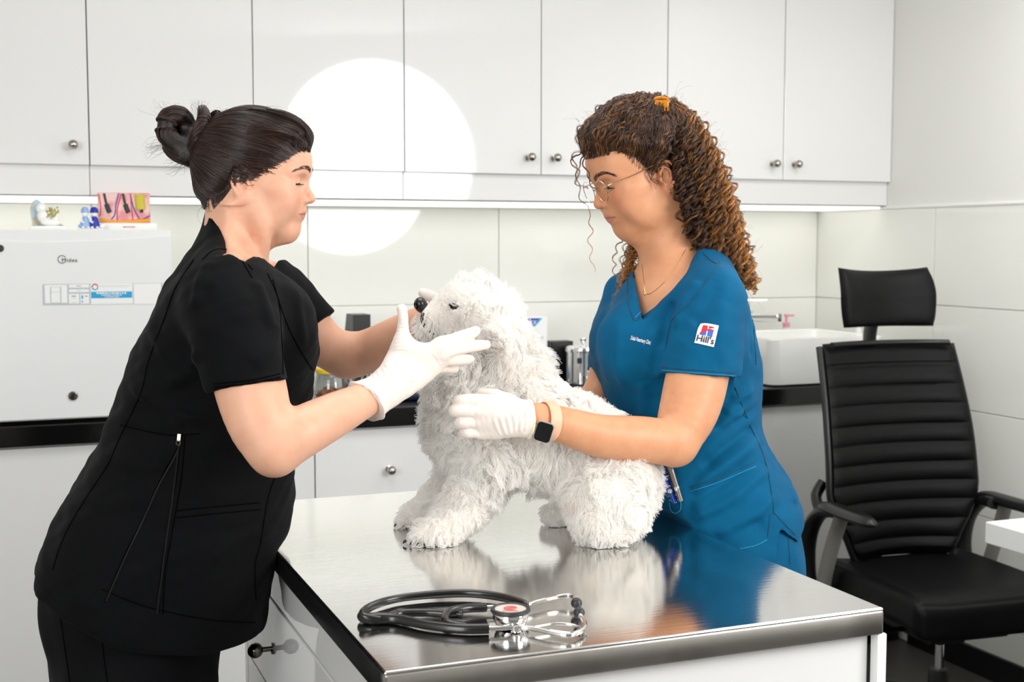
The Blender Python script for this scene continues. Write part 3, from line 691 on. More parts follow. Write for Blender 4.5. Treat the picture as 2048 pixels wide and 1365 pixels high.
def back(u, v):
    z, y = bprof(v); s_ = 2 * u - 1; x = s_ * bhalf(v)
    y -= .052 * abs(s_) ** 2.2
    nr = 10; vv = v / .89; rib = abs(math.sin(vv * nr * math.pi)) ** .55 if v < .89 else (.6 if v > .905 else .05)
    e = (1 - abs(s_) ** 8) ; ev = min(1, min(v, 1 - v) * 22)
    bul = (.006 + .013 * rib) * e ** .6 * ev ** .5
    cy = .010 * (1 - abs(s_)) 
    return (x, y - bul - .010 * ev, z), (x * .985, y + .012 * ev + cy, z)
sheet('backrest', back, 40, 220, M['leather'], t)
bm = bmesh.new()
tube(bm, [(s_ * (bhalf(v) + .004), bprof(v)[1] - .044, bprof(v)[0]) for s_, v in [(-1, q) for q in np.linspace(0, .985, 30)]], .011, 10, flat=1.2)
tube(bm, [(s_ * (bhalf(v) + .004), bprof(v)[1] - .044, bprof(v)[0]) for s_, v in [(1, q) for q in np.linspace(0, .985, 30)]], .011, 10, flat=1.2)
tube(bm, [(x, .26 - .05 * abs(x / .2) ** 2.2, .507 + .0 * x) for x in np.linspace(-.15, .15, 15)], .013, 10)
tube(bm, [(x, .345 - .052 * abs(x / .216) ** 2.2 - .012, 1.163) for x in np.linspace(-.212, .212, 21)], .009, 10)
bfin('back_frame', bm, M['blackp'], t)
bm = bmesh.new(); tube(bm, spline([(0, .27, .36), (0, .34, .42), (0, .345, .60), (0, .355, .9)], 8), .03, 12, flat=.5, up=(1, 0, 0)); bfin('back_bracket', bm, M['blackp'], t)
def hrest(u, v):
    s_ = 2 * u - 1; th = rad(-20 + 66 * v); x = s_ * (.172 - .010 * (2 * v - 1) ** 2)
    y = .345 - .055 * abs(s_) ** 2 + .018 * abs(s_) ** 6; z = 1.215 + .175 * v + .012 * abs(s_) ** 2 * v
    y += .05 * max(v - .55, 0) ** 1.5 * 2 - .01 * (1 - v)
    e = (1 - (2 * v - 1) ** 6) ** .5 * (1 - abs(s_) ** 10) ** .5
    return (x, y - .026 * e, z), (x, y + .010 * e, z)
sheet('headrest', hrest, 40, 30, M['leather'], t)
bm = bmesh.new(); tube(bm, spline([(-.02, .365, 1.10), (-.02, .375, 1.18), (-.015, .36, 1.26)], 6), .032, 12, flat=.45, up=(1, 0, 0)); bfin('headrest_stem', bm, M['blackp'], t)
f = Field(np.arange(-.30, .30, .005), np.arange(-.33, .33, .005), np.arange(.36, .54, .005))
def seatfn(X, Y, Z):
    zt_ = .447 - .035 * np.clip((-Y - .16) / .12, 0, 1) ** 2 + .012 * np.clip((np.abs(X) - .12) / .13, 0, 1) ** 2
    q = np.stack(np.broadcast_arrays(np.abs(X) - (.222 + 0 * Y), np.abs(Y) - .225, np.abs(Z - zt_ + .0) - .022)); q = np.maximum(q, 0)
    return np.sqrt((q ** 2).sum(0)) - .032
f.op((-.29, -.32, .36), (.29, .32, .54), seatfn); V, F = f.mesh(1)
V[:, 2] -= .0035 * np.exp(-((np.maximum(np.abs(V[:, 0]) - .222, np.abs(V[:, 1]) - .225) - .016) / .004) ** 2) * (V[:, 2] > .44)
qmesh('seat', V, F, M['leather'], t)
for s_ in (-1, 1):
    x = .285 * s_
    def padf(u, v):
        a = 2 * v - 1; y = .215 - .30 * u; w = .026 + .008 * math.sin(u * math.pi); e = (1 - abs(2 * u - 1) ** 8) ** .5
        return (x + a * w * e, y, .682 + .020 * (1 - abs(a) ** 3) * e - .018 * max(u - .8, 0) - .03 * max(.2 - u, 0)), (x + a * w * e, y, .682 - .014 * e * (1 - abs(a) ** 4))
    arm = sheet('armrest', padf, 26, 10, M['blackp'], t)
    bm = bmesh.new(); tube(bm, spline([(x * .93, .10, .675), (x, .19, .665), (x, .262, .60), (x, .285, .50), (x, .25, .405), (x * .9, .14, .385), (x * .6, .05, .39)], 8), .020, 12, flat=1.5, up=(1, 0, 0)); bfin('arm_bracket', bm, M['blackp'], arm)
    bm = bmesh.new(); tube(bm, spline([(x * 1.01, .085, .672), (x * 1.03, .13, .56), (x * 1.02, .175, .43), (x * .98, .16, .39)], 8), .012, 12, flat=2.2, up=(1, 0, 0)); bfin('arm_strut', bm, M['grey'], arm)
    bm = bmesh.new(); tube(bm, spline([(x, .21, .66), (x * .96, .255, .70), (x * .86, .262, .74)], 5), .017, 10); bfin('arm_joint', bm, M['blackp'], arm)
bm = bmesh.new(); bbox(bm, (-.14, -.14, .335), (.14, .16, .385), .012, 2); bbox(bm, (-.05, -.06, .30), (.05, .2, .345), .01, 2)
tube(bm, [(-.26, -.02, .35), (-.1, -.02, .35)], .008, 8); bfin('mechanism', bm, M['blackp'], t)
bm = bmesh.new(); lathe(bm, [(.014, .2), (.014, .31)], 20); bfin('gas_lift', bm, M['chrome'], t)
bm = bmesh.new(); lathe(bm, [(.032, .09), (.030, .2), (.026, .21), (0, .212)], 20); bfin('column', bm, M['blackp'], t)
for k in range(5):
    a = rad(30 + 72 * k); dx, dy = math.cos(a), math.sin(a)
    bm = bmesh.new(); tube(bm, [(0, 0, .12), (.15 * dx, .15 * dy, .10), (.30 * dx, .30 * dy, .075)], [.032, .024, .018], 10); lg = bfin('leg', bm, M['blackp'], t)
    bm = bmesh.new()
    for q in (-.016, .016): lathe(bm, [(.0, -.008), (.024, -.008), (.027, -.004), (.027, .004), (.024, .008), (0, .008)], 18, Matrix.Translation((.30 * dx - q * dy, .30 * dy + q * dx, .027)) @ Matrix.Rotation(a + math.pi / 2, 4, 'Z') @ Matrix.Rotation(rad(90), 4, 'Y'))
    tube(bm, [(.30 * dx, .30 * dy, .03), (.30 * dx, .30 * dy, .08)], .008, 8); bfin('caster', bm, M['blackp'], lg)
# ================================================================ the dog
m_fur = mat('white_fur', srgb('fdfcfa'), .75, spec=.2); m_dskin = mat('dog_skin', srgb('f9f2ea'), .8, spec=.2)
nt = m_fur.node_tree; b_ = nt.nodes['Principled BSDF']; tr = nt.nodes.new('ShaderNodeBsdfTranslucent'); mxs = nt.nodes.new('ShaderNodeMixShader'); mxs.inputs[0].default_value = .6; b_.inputs['Sheen Weight'].default_value = .6; b_.inputs['Sheen Roughness'].default_value = .6
tr.inputs[0].default_value = (.99, .98, .96, 1); nt.links.new(b_.outputs[0], mxs.inputs[1]); nt.links.new(tr.outputs[0], mxs.inputs[2]); nt.links.new(mxs.outputs[0], nt.nodes['Material Output'].inputs[0])
attr_mix(m_fur, 'stain', srgb('c9a58c'))
m_dark = mat('dog_nose_black', srgb('141011'), .25, coat=.3, bump=(300, .3)); m_pad = mat('dark_claw', srgb('2a1f18'), .5)
DD = 2.155
def D_(px, py, dd=0.): return Q(px, py, DD + dd)
dbase = D_(1050, 1000); dbase[2] = ZW
dog = figure('dog', 'fluffy white dog standing on the steel table top, head held up by gloved hands', 'dog', dbase)
f = Field(np.arange(-.26, .34, .005), np.arange(DD - .17, DD + .19, .005), np.arange(ZW - .03, ZW + .50, .005))
P = lambda *a: D_(*a)
sc = DD / FPX
# trunk: chest -> rump   (px, py, depth offset, radius px)
f.chain([P(955, 850), P(1010, 855), P(1090, 875), P(1170, 905), P(1222, 945), P(1244, 985)], [92 * sc, 100 * sc, 98 * sc, 95 * sc, 82 * sc, 60 * sc], 0, flat=((0, 1, 0), .95))
f.chain([P(960, 830), P(945, 770), P(950, 710)], [92 * sc, 84 * sc, 72 * sc], .03)
f.chain([P(1050, 820), P(1018, 740), P(996, 676)], [80 * sc, 68 * sc, 50 * sc], .03)
# head
f.ell(P(970, 642), np.array([62, 62, 58]) * sc, .02)
f.ell(P(938, 610), np.array([42, 44, 36]) * sc, .02)                 # topknot
f.chain([P(935, 625), P(895, 632), P(865, 632)], [48 * sc, 33 * sc, 25 * sc], .02)
f.chain([P(900, 650), P(868, 650), P(852, 655)], [24 * sc, 20 * sc, 14 * sc], .01)
f.ell(P(908, 612, -.040), (.009, .008, .008), .006, 's')
# ears
for s_, dd in ((-1, -.05), (1, .05)):
    f.chain([P(1000, 640, dd), P(1012, 680, dd * 1.35), P(1010, 735, dd * 1.35)], [26 * sc, 30 * sc, 22 * sc], .012, flat=((0, 1, 0), .55))
# front legs: near and far
f.chain([P(985, 900, -.035), P(945, 985, -.05), P(895, 1050, -.06), P(862, 1072, -.064)], [62 * sc, 46 * sc, 38 * sc, 32 * sc], .03)
f.chain([P(870, 1078, -.064), P(838, 1086, -.064)], [30 * sc, 22 * sc], .01)
f.chain([P(950, 890, .05), P(905, 975, .06), P(850, 1030, .06)], [54 * sc, 38 * sc, 32 * sc], .03)
f.chain([P(852, 1032, .06), P(815, 1040, .06)], [28 * sc, 21 * sc], .01)
# hind legs
f.chain([P(1224, 960, -.05), P(1200, 1000, -.07), P(1208, 1035, -.075)], [72 * sc, 64 * sc, 44 * sc], .03)
f.chain([P(1243, 1020, -.06), P(1220, 1040, -.075), P(1170, 1050, -.075)], [52 * sc, 40 * sc, 26 * sc], .02)
f.chain([P(1240, 960, .05), P(1180, 990, .07), P(1140, 1025, .075), P(1105, 1030, .075)], [66 * sc, 40 * sc, 24 * sc, 20 * sc], .02)
f.chain([P(1255, 960), P(1268, 1000)], [36 * sc, 30 * sc], .03)
f.D = np.maximum(f.D, (ZW + .004 - f.ax[2])[None, None, :])
V, F = f.mesh(2); dogV, dogF = V, F; dN = vnormals(V, F)
dbody = qmesh('body', V, F, m_dskin, dog, dbase)
# ---- fur: strands rooted on every face, combed down and back, wavy, in tufts
C = V[F].mean(1); ar = np.linalg.norm(np.cross(V[F[:, 2]] - V[F[:, 0]], V[F[:, 3]] - V[F[:, 1]]), axis=1)
def pxy(p):   # photo pixel of y-frame points (used to vary the coat over the body)
    q = p - np.array([0, 0, HC]); x, y, z = q.T; fz = y * math.cos(PITCH) - z * math.sin(PITCH); yy = y * math.sin(PITCH) + z * math.cos(PITCH)
    return 1024 + FPX * x / fz, 682.5 - FPX * yy / fz
g = np.random.default_rng(11); NS = 150000; K = 8
fi = g.choice(len(F), NS, p=ar / ar.sum()); w = g.random((NS, 4)); w /= w.sum(1)[:, None]
R0 = (V[F[fi]] * w[:, :, None]).sum(1); N0 = (dN[F[fi]] * w[:, :, None]).sum(1); N0 /= np.linalg.norm(N0, axis=1)[:, None]
lipp = np.array(trace(bvh(V, F), [(847, 626), (845, 640), (851, 654), (862, 664), (874, 669)], 5, .0006)); lipd = np.min([np.linalg.norm(R0 - q, axis=1) for q in lipp], 0)
ey = np.array(P(908, 614, -.038)); ns_ = np.array(P(838, 612));
keep = (R0[:, 2] > ZW + .007) & (np.linalg.norm((R0 - ey) * np.array([1, .6, 1]), axis=1) > .0125) & (np.linalg.norm(R0 - ns_, axis=1) > .019) & (lipd > .005); R0, N0 = R0[keep], N0[keep]; NS = len(R0)
X_, Y_ = pxy(R0)
facep = np.array(P(905, 620)); head = np.clip(1 - np.linalg.norm((R0 - np.array(P(900, 635, -.02))) / .045, axis=1) / 1.6, 0, 1)
leg = np.clip((Y_ - 940) / 90, 0, 1)
L = .024 - .012 * head - .010 * leg + .006 * np.exp(-((X_ - 1000) / 60) ** 2 - ((Y_ - 720) / 70) ** 2) + .004 * np.exp(-((X_ - 945) / 60) ** 2 - ((Y_ - 560) / 40) ** 2)
L *= g.uniform(.65, 1.2, NS) * (1 + .25 * noise3(R0, 25, 3))
comb = np.stack([np.where(X_ < 1000, .02, .25) + 0 * L, 0 * L, -.6 * np.ones(NS)], 1)
tk = (Y_ < 640) & (X_ > 905); comb[tk] = (.15, 0, .55)
mz = head > .15; comb[mz] = (.55, 0, -.35)
sw = np.stack([noise3(R0, 18, s_, 2) for s_ in (21, 22, 23)], 1) * .85
T_ = comb + sw * (1 - .6 * head)[:, None]; T_ -= N0 * (T_ * N0).sum(1)[:, None]
dirn = N0 * (.62 - .25 * head)[:, None] + T_ * .95; dirn /= np.linalg.norm(dirn, axis=1)[:, None]
tt = np.linspace(0, 1, K)
side = np.cross(dirn, N0) + 1e-6; side /= np.linalg.norm(side, axis=1)[:, None]; up_ = np.cross(side, dirn)
ph = noise3(R0, 30, 31) * 3 + g.uniform(0, 1.3, NS); amp = L * .20 * (1 - .5 * head)
PP = R0[:, None, :] + dirn[:, None, :] * (L[:, None] * tt)[:, :, None]
PP += side[:, None, :] * (amp[:, None] * np.sin(ph[:, None] + tt * 7) * tt)[:, :, None] + up_[:, None, :] * (amp[:, None] * np.cos(ph[:, None] * 1.7 + tt * 6) * tt)[:, :, None]
PP[:, :, 2] -= (.25 * L[:, None] * tt ** 2) * np.where(tk, -.2, 1)[:, None]
# tufting: pull tips towards the nearest of scattered guide strands
cell = np.floor((R0 + sw * .002) / .009).astype(int); key = cell[:, 0] * 73856093 ^ cell[:, 1] * 19349663 ^ cell[:, 2] * 83492791
_, inv = np.unique(key, return_inverse=True); cnt = np.bincount(inv)
cen = np.stack([np.bincount(inv, PP[:, k, i]) / cnt for k in range(K) for i in range(3)], 1).reshape(-1, K, 3)
cl = (.40 * tt ** 1.2)[None, :, None]; PP = PP * (1 - cl) + cen[inv] * cl
PP[:, :, 2] = np.maximum(PP[:, :, 2], ZW + .0015)
st = np.zeros(NS)
for (a, b, r_) in ((908, 622, 9), (914, 632, 9), (1013, 700, 12), (1012, 740, 10), (1140, 1010, 14), (850, 640, 8), (990, 650, 7)): st = np.maximum(st, .30 * np.exp(-((X_ - a) ** 2 + (Y_ - b) ** 2) / r_ ** 2))
fur = strands('fur', PP, .00050, .00018, m_fur, dbody, dbase, {'stain': st}); 
# ---- face details
def blob(nm, parts, m, par, h=.0012, sm=1):
    """small organic part from ellipsoids (centre, radii, k[, mode])"""
    cs = np.array([p[0] for p in parts]); rs = np.array([np.max(p[1]) for p in parts])[:, None]
    lo, hi = (cs - rs).min(0) - .006, (cs + rs).max(0) + .006
    ff = Field(*[np.arange(lo[i], hi[i], h) for i in range(3)])
    for p in parts: ff.ell(p[0], p[1], p[2], p[3] if len(p) > 3 else 'u')
    v, q = ff.mesh(sm); return qmesh(nm, v, q, m, par, dbase)
n0 = P(841, 609)
nose = blob('nose', [(n0, (.0115, .0145, .0125), 0), (n0 + (.006, 0, -.008), (.009, .009, .008), .006), (n0 + (-.009, -.007, -.001), (.004, .0035, .003), .002, 's'), (n0 + (-.009, .007, -.001), (.004, .0035, .003), .002, 's')], m_dark, dog)
bm = bmesh.new(); tube(bm, [q - dbase for q in lipp], .0030, 8); bfin('lips', bm, m_dark, dog)
m_eye = mat('dark_eye', srgb('120b08'), .03, coat=1)
for dd in (-.037, .037):
    c = P(908, 612, dd); bm = bmesh.new(); bmesh.ops.create_uvsphere(bm, u_segments=20, v_segments=14, radius=.0075, matrix=Matrix.Translation(c - dbase)); e = bfin('eye', bm, m_eye, dog)
    bm = bmesh.new(); bmesh.ops.create_uvsphere(bm, u_segments=20, v_segments=14, radius=.0084, matrix=Matrix.Translation(c - dbase + (.0008, -.0012 * np.sign(-dd) * -1, .0012)) @ Matrix.Diagonal((1.15, .8, .55, 1)))
    bfin('eyelid', bm, mat('dark_eyelid', srgb('3a2a26'), .6), e)
for pts in ([(812, 1096, -.075), (806, 1101, -.078)], [(826, 1101, -.085), (820, 1106, -.088)], [(795, 1052, .05), (788, 1058, .048)], [(1185, 1076, -.09), (1176, 1080, -.092)], [(840, 1103, -.092), (833, 1107, -.096)]):
    a, b = [P(*q) for q in pts]; a[2] = max(a[2], ZW + .007); b[2] = max(b[2], ZW + .003); bm = bmesh.new(); tube(bm, [a - dbase, (a + b) / 2 - dbase + (0, 0, .001), b - dbase], [.0026, .0023, .001], 8); bfin('claw', bm, m_pad, dog)
for c in ((838, 1100, -.075), (1192, 1077, -.075), (804, 1058, .06)):
    a = P(*c); a[2] = ZW + .004; bm = bmesh.new(); bmesh.ops.create_uvsphere(bm, u_segments=14, v_segments=8, radius=.011, matrix=Matrix.Translation(a - dbase) @ Matrix.Diagonal((1.2, 1, .25, 1))); bfin('paw_pad', bm, m_pad, dog)
# ================================================================ people: shared builders
def poly_sd(px, pz, poly):
    """signed distance to a 2-D polygon (negative inside)"""
    P = np.array(poly, float); d = None; s_ = None
    for a, b in zip(P, np.roll(P, -1, 0)):
        e = b - a; wx, wz = px - a[0], pz - a[1]; t = np.clip((wx * e[0] + wz * e[1]) / (e @ e), 0, 1)
        q = (wx - e[0] * t) ** 2 + (wz - e[1] * t) ** 2; d = q if d is None else np.minimum(d, q)
        c1 = pz >= a[1]; c2 = pz < b[1]; c3 = e[0] * wz > e[1] * wx
        fl = np.where((c1 & c2 & c3) | (~c1 & ~c2 & ~c3), -1.0, 1.0); s_ = fl if s_ is None else s_ * fl
    return s_ * np.sqrt(d)
class Head:
    """canonical head in mm: x forward, y to its left, z up, origin between the ears"""
    def __init__(s, o, R, k=.001): s.o = np.array(o); s.R = R; s.k = k
    def P(s, x, y, z): return s.o + s.R @ (np.array([x, y, z], float) * s.k)
    def inv(s, V): return ((V - s.o) @ s.R) / s.k
    def ell(s, f, c, r, k=8, mode='u', rot=None):
        f.ell(s.P(*c), np.array(r) * s.k, k * s.k, mode, (s.R if rot is None else s.R @ rot).T)
    def chain(s, f, pts, rs, k=5, mode='u', **kw): f.chain([s.P(*p) for p in pts], np.array(rs) * s.k, k * s.k, mode, **kw)
    def poly(s, f, poly, k=5, mode='s', box=190, ymin=None, ymax=None):
        def fn(X, Y, Z):
            x, y, z = [(s.R[0][i] * (X - s.o[0]) + s.R[1][i] * (Y - s.o[1]) + s.R[2][i] * (Z - s.o[2])) / s.k for i in range(3)]
            d = poly_sd(x, z, poly)
            if ymin is not None: d = np.maximum(d, ymin - y)
            if ymax is not None: d = np.maximum(d, y - ymax)
            return d * s.k
        f.op(s.o - box * s.k, s.o + box * s.k, fn, k * s.k, mode, pad=0)
def face(f, H, lip=0, full=0, ears=(1, -1)):
    H.ell(f, (20, 0, 45), (97, 76, 86), 0)
    H.ell(f, (60, 0, -12), (50, 60 + full, 74), 22)
    H.ell(f, (82, 0, 50), (36, 52, 40), 18)                       # forehead
    for s_ in (1, -1):
        H.chain(f, [(12, s_ * (52 + full), -48), (40, s_ * (42 + full), -72), (70, s_ * 14, -80)], [17, 16, 15], 22)
        H.ell(f, (74, s_ * 37, -24), (24, 22, 24), 18)            # cheek
        H.ell(f, (52, s_ * 56, -4), (28, 13, 14), 18)             # cheekbone towards the ear
        H.ell(f, (46, s_ * (45 + full), -40), (38, 19, 36), 22)   # cheek down to the jaw
        H.chain(f, [(106, s_ * 9, 30), (100, s_ * 27, 33), (84, s_ * 47, 26)], [8.5, 8, 7], 12)
    H.ell(f, (77, 0, -78), (17, 17, 15), 10)                      # chin
    H.ell(f, (86, 0, -50), (21, 29, 20), 12)                      # muzzle of the mouth
    for s_ in (1, -1): H.ell(f, (110, s_ * 31, 10), (13, 16, 11), 9, 's')
    for s_ in (1, -1): H.ell(f, (88.5, s_ * 31, 9), (13.6, 14.6, 13.2), 4)
    # nose
    H.chain(f, [(103, 0, 26), (104.5, 0, 14), (109, 0, -2), (115, 0, -15), (117, 0, -22)], [7, 6.5, 7.5, 8.5, 10], 7)
    H.ell(f, (117.5, 0, -24.5), (10, 9.5, 8.5), 4)
    for s_ in (1, -1):
        H.ell(f, (106, s_ * 10.5, -28), (10, 6.5, 7.5), 5)
        H.ell(f, (112.5, s_ * 6.5, -35.0), (5, 2.7, 3.6), 1.5, 's')
    H.chain(f, [(107, 0, -33), (104, 0, -40)], [4.5, 4.5], 5)
    # lips
    H.chain(f, [(92, 22.5, -54), (99, 12, -51), (103.2, 0, -49.6), (99, -12, -51), (92, -22.5, -54)], [2, 4.3, 5.2, 4.3, 2], 4)
    H.chain(f, [(90, 21, -56.5), (95, 12, -59.8), (98.4 + lip, 0, -60.8), (95, -12, -59.8), (90, -21, -56.5)], [2, 5, 6, 5, 2], 4)
    H.chain(f, [(90, 26, -54.2), (102, 14, -54.6), (110, 0, -55.2), (102, -14, -54.6), (90, -26, -54.2)], [1.0, 1.1, 1.1, 1.1, 1.0], 1.6, 's')
    # ears
    for s_ in ears:
        rt = rotz(math.radians(s_ * 22))
        H.ell(f, (-4, s_ * 74, 2), (15, 5, 26), 5, 'u', rt)
        H.ell(f, (3, s_ * 79, 1), (8.5, 5.5, 13), 3, 's', rt); H.ell(f, (-2, s_ * 80, 16), (7, 4, 8), 3, 's', rt)
        H.chain(f, [(9, s_ * 75, 6), (11, s_ * 76, 18), (5, s_ * 79, 28), (-7, s_ * 83, 29), (-17, s_ * 86, 18), (-19, s_ * 86, 3), (-13, s_ * 83, -12), (-5, s_ * 79, -20)], [2.4, 2.8, 3, 3.1, 3, 2.8, 2.6, 3], 2)
        H.chain(f, [(0, s_ * 79, 20), (-8, s_ * 82, 12), (-9, s_ * 82, -3), (-3, s_ * 79, -13)], [2, 2.6, 2.6, 2.4], 2)
        H.ell(f, (0, s_ * 77, -23), (8, 4, 9), 4); H.ell(f, (11, s_ * 75, -3), (3.6, 3.5, 5.5), 3)
def lipmask(C):
    x, y, z = C.T; ay = np.abs(y)
    up = -54.6 + 7.6 * (1 - np.clip(ay / 26, 0, 1) ** 1.7) - 1.2 * np.exp(-(y / 3.0) ** 2); lo = -54.6 - 11.5 * (1 - np.clip(ay / 24, 0, 1) ** 2)
    m = np.clip((up - z) / 1.2 + .5, 0, 1) * np.clip((z - lo) / 1.2 + .5, 0, 1) * (ay < 26) * (x > 80)
    return m
def cheekmask(C):
    x, y, z = C.T; return np.exp(-((z + 22) / 20) ** 2 - ((np.abs(y) - 46) / 20) ** 2) * (x > 30) + .8 * np.exp(-((x - 118) / 12) ** 2 - (y / 14) ** 2 - ((z + 22) / 12) ** 2) + .7 * np.exp(-((x + 4) / 20) ** 2 - ((np.abs(y) - 82) / 8) ** 2 - (z / 34) ** 2)
def skin(name, c, blush, freck):
    m = mat(name, c, .48, spec=.35, sss=.12, bump=(420, .12, (1, 1, 1), .0006), mott=(34, tuple(np.array(c) * np.array([.93, .86, .82])), .42, .75))
    attr_mix(m, 'blush', blush); attr_mix(m, 'lips', srgb('c0706f')); attr_mix(m, 'speck', freck); attr_mix(m, 'slit_shade', srgb('5a2420'))  # last mix paints the shade of the crease between the lips
    return m
def bodymesh(f, H, m, par, base, tint=.35):
    V, F = f.mesh(1); C = H.inv(V); near = (np.abs(C) < 200).all(1)
    sp = np.zeros(len(V)); sg = np.random.default_rng(8)
    for i in sg.choice(len(V), 60): sp = np.maximum(sp, np.exp(-(((V - V[i]) ** 2).sum(1)) / .0011 ** 2) * sg.uniform(.15, .5))
    return V, F, qmesh('body', V, F, m, par, base, {'lips': lipmask(C) * near * .6, 'slit_shade': np.exp(-((C[:, 2] + 54.7 + .0 * C[:, 1]) / .9) ** 2) * (np.abs(C[:, 1]) < 27) * (C[:, 0] > 84) * near * .75, 'blush': np.clip(cheekmask(C), 0, 1) * near * tint, 'speck': sp})
def eyes(H, par, base, b, m_iris, lash_m, brow_m, down=.5, brow=None, browr=.00022, nb=170, s_list=(1, -1)):
    g = np.random.default_rng(3)
    for s_ in s_list:
        c = H.P(88.5, s_ * 31, 9)
        bm = bmesh.new(); bmesh.ops.create_uvsphere(bm, u_segments=32, v_segments=20, radius=12.9 * H.k, matrix=Matrix.Translation(c - base))
        e = bfin('eye', bm, mat('eye_white', srgb('e9e2dc'), .08, coat=1), par)
        d = H.R @ np.array([math.cos(down), 0, -math.sin(down)]); bm = bmesh.new()
        lathe(bm, [(0, 13.25 * H.k), (3.4 * H.k, 12.98 * H.k), (6.2 * H.k, 11.6 * H.k)][::-1], 24, Matrix.Translation(c - base) @ Vector(d).to_track_quat('Z', 'Y').to_matrix().to_4x4()); bfin('iris', bm, m_iris, e)
        # lashes and brow, lying on the skin
        L = []; G = []
        for q in np.linspace(-1, 1, 60):
            p = H.P(99.5 - 3.2 * q * q - 1.5 * q, s_ * (31 + 13 * q), 5.2 - 1.4 * q * q - .8 * q); o = H.R @ np.array([.9, s_ * .45 * q, -.25]); up = H.R @ np.array([0, 0, 1.])
            ln = g.uniform(.008, .0125) * (1 - .3 * abs(q)); t = np.linspace(0, 1, 6)[:, None]; L.append(p - o * .001 + o * ln * t + up * ln * (.35 * t ** 2 - .25 * t))
        strands('eyelash', np.array(L), .00045, .0001, lash_m, par, base)
        lid = [H.P(100.4 - 3.2 * q * q - 1.5 * q, s_ * (31 + 13.5 * q), 5.6 - 1.5 * q * q - .8 * q) for q in np.linspace(-1, 1, 14)]
        bm = bmesh.new(); tube(bm, [p - base for p in lid], .0014, 6); bfin('lid_line', bm, lash_m, par)
        br = spline([(x, s_ * y, z) for x, y, z in brow], 12)
        for _ in range(nb):
            u = g.random(); i = u * (len(br) - 1); a = br[int(i)]; tn = br[min(int(i) + 1, len(br) - 1)] - a
            w = 3.6 * (1 - .55 * u) * (1 if u > .04 else .6); p = H.P(a[0], a[1], a[2] + g.uniform(-w, w)); n = b.find_nearest(Vector(p))
            if n[0] is None: continue
            p = np.array(n[0]); nn = np.array(n[1]); dd = H.R @ (tn / np.linalg.norm(tn) + np.array([0, 0, .5 * (1 - u * 1.4)])); dd -= nn * (dd @ nn); dd /= np.linalg.norm(dd)
            ln = g.uniform(.005, .008); t = np.linspace(0, 1, 5)[:, None]; G.append(p + dd * ln * t + nn * (.0007 * np.sin(t * 2.6) + .0001))
        strands('eyebrow', np.array(G), browr, .00008, brow_m, par, base)
def hairmat(name, c0, c1, rough=.32, spec=.6):
    m = mat(name, c0, rough, spec=spec); attr_mix(m, 'tint', c1); return m
def combed(cap_b, C0, tie, starts, n, lift=.0012, wav=0, seed=1, frac=(.6, 1.0)):
    """strands that lie on a cap surface and run from their root to the tie point"""
    g = np.random.default_rng(seed); out = []; C0 = np.array(C0); dT = tie - C0; dT /= np.linalg.norm(dT)
    for k in range(len(starts)):
        d0 = starts[k] - C0; rr0 = np.linalg.norm(d0); d0 /= rr0
        if any(h_[0] is not None and np.linalg.norm(np.array(h_[0]) - C0) > rr0 + .004 for h_ in [bb.ray_cast(Vector(C0 + d0 * fr), Vector(-d0), fr) for bb, fr in zip(cap_b, (.2, .135))]): continue
        om = math.acos(np.clip(d0 @ dT, -1, 1))
        if om < .12: continue
        a, b = 0.0, g.uniform(*frac); pts = []; hh = lift * g.uniform(.4, 2.2); ph = g.uniform(0, 6.28) if not wav else 3.5 * noise3(np.array([starts[k]]), 14, 77)[0] + g.normal() * .35; wb = g.normal() * .006
        for t in np.linspace(a, b, n):
            d = (math.sin((1 - t) * om) * d0 + math.sin(t * om) * dT) / math.sin(om)
            p = None
            for bb, far in zip(cap_b, (.2, .107)):
                r = bb.ray_cast(Vector(C0 + d * far), Vector(-d), far)
                if r[0] is not None and (p is None or np.linalg.norm(np.array(r[0]) - C0) > np.linalg.norm(p - C0)): p = np.array(r[0])
            if p is None: p = C0 + d * min(rr0, .1)
            sd = np.cross(d, dT); wv = wav * min(1, t * 5); pts.append(p + d * (hh * math.sin(t * 3.1)) + sd * (wb * math.sin(t * 3.1) + wv * math.sin(ph + t * 26)) + d * (wv * .8 * (1 + math.cos(ph + t * 26))))
        out.append(pts)
    return np.array(out)
def clamp_table(V, lim, sign, k=1.2):
    """cloth stops at the table's edge: sign +1 keeps world x <= lim, -1 keeps it >= lim, easing off above the top"""
    X = CY * V[:, 0] + SY * V[:, 1]; L = lim + sign * np.maximum(0, V[:, 2] - ZW - .004) * k; ov = np.maximum(sign * (X - L), 0) * (V[:, 2] < ZW + .12)
    V = V.copy(); V[:, 0] -= sign * ov * CY; V[:, 1] -= sign * ov * SY; return V
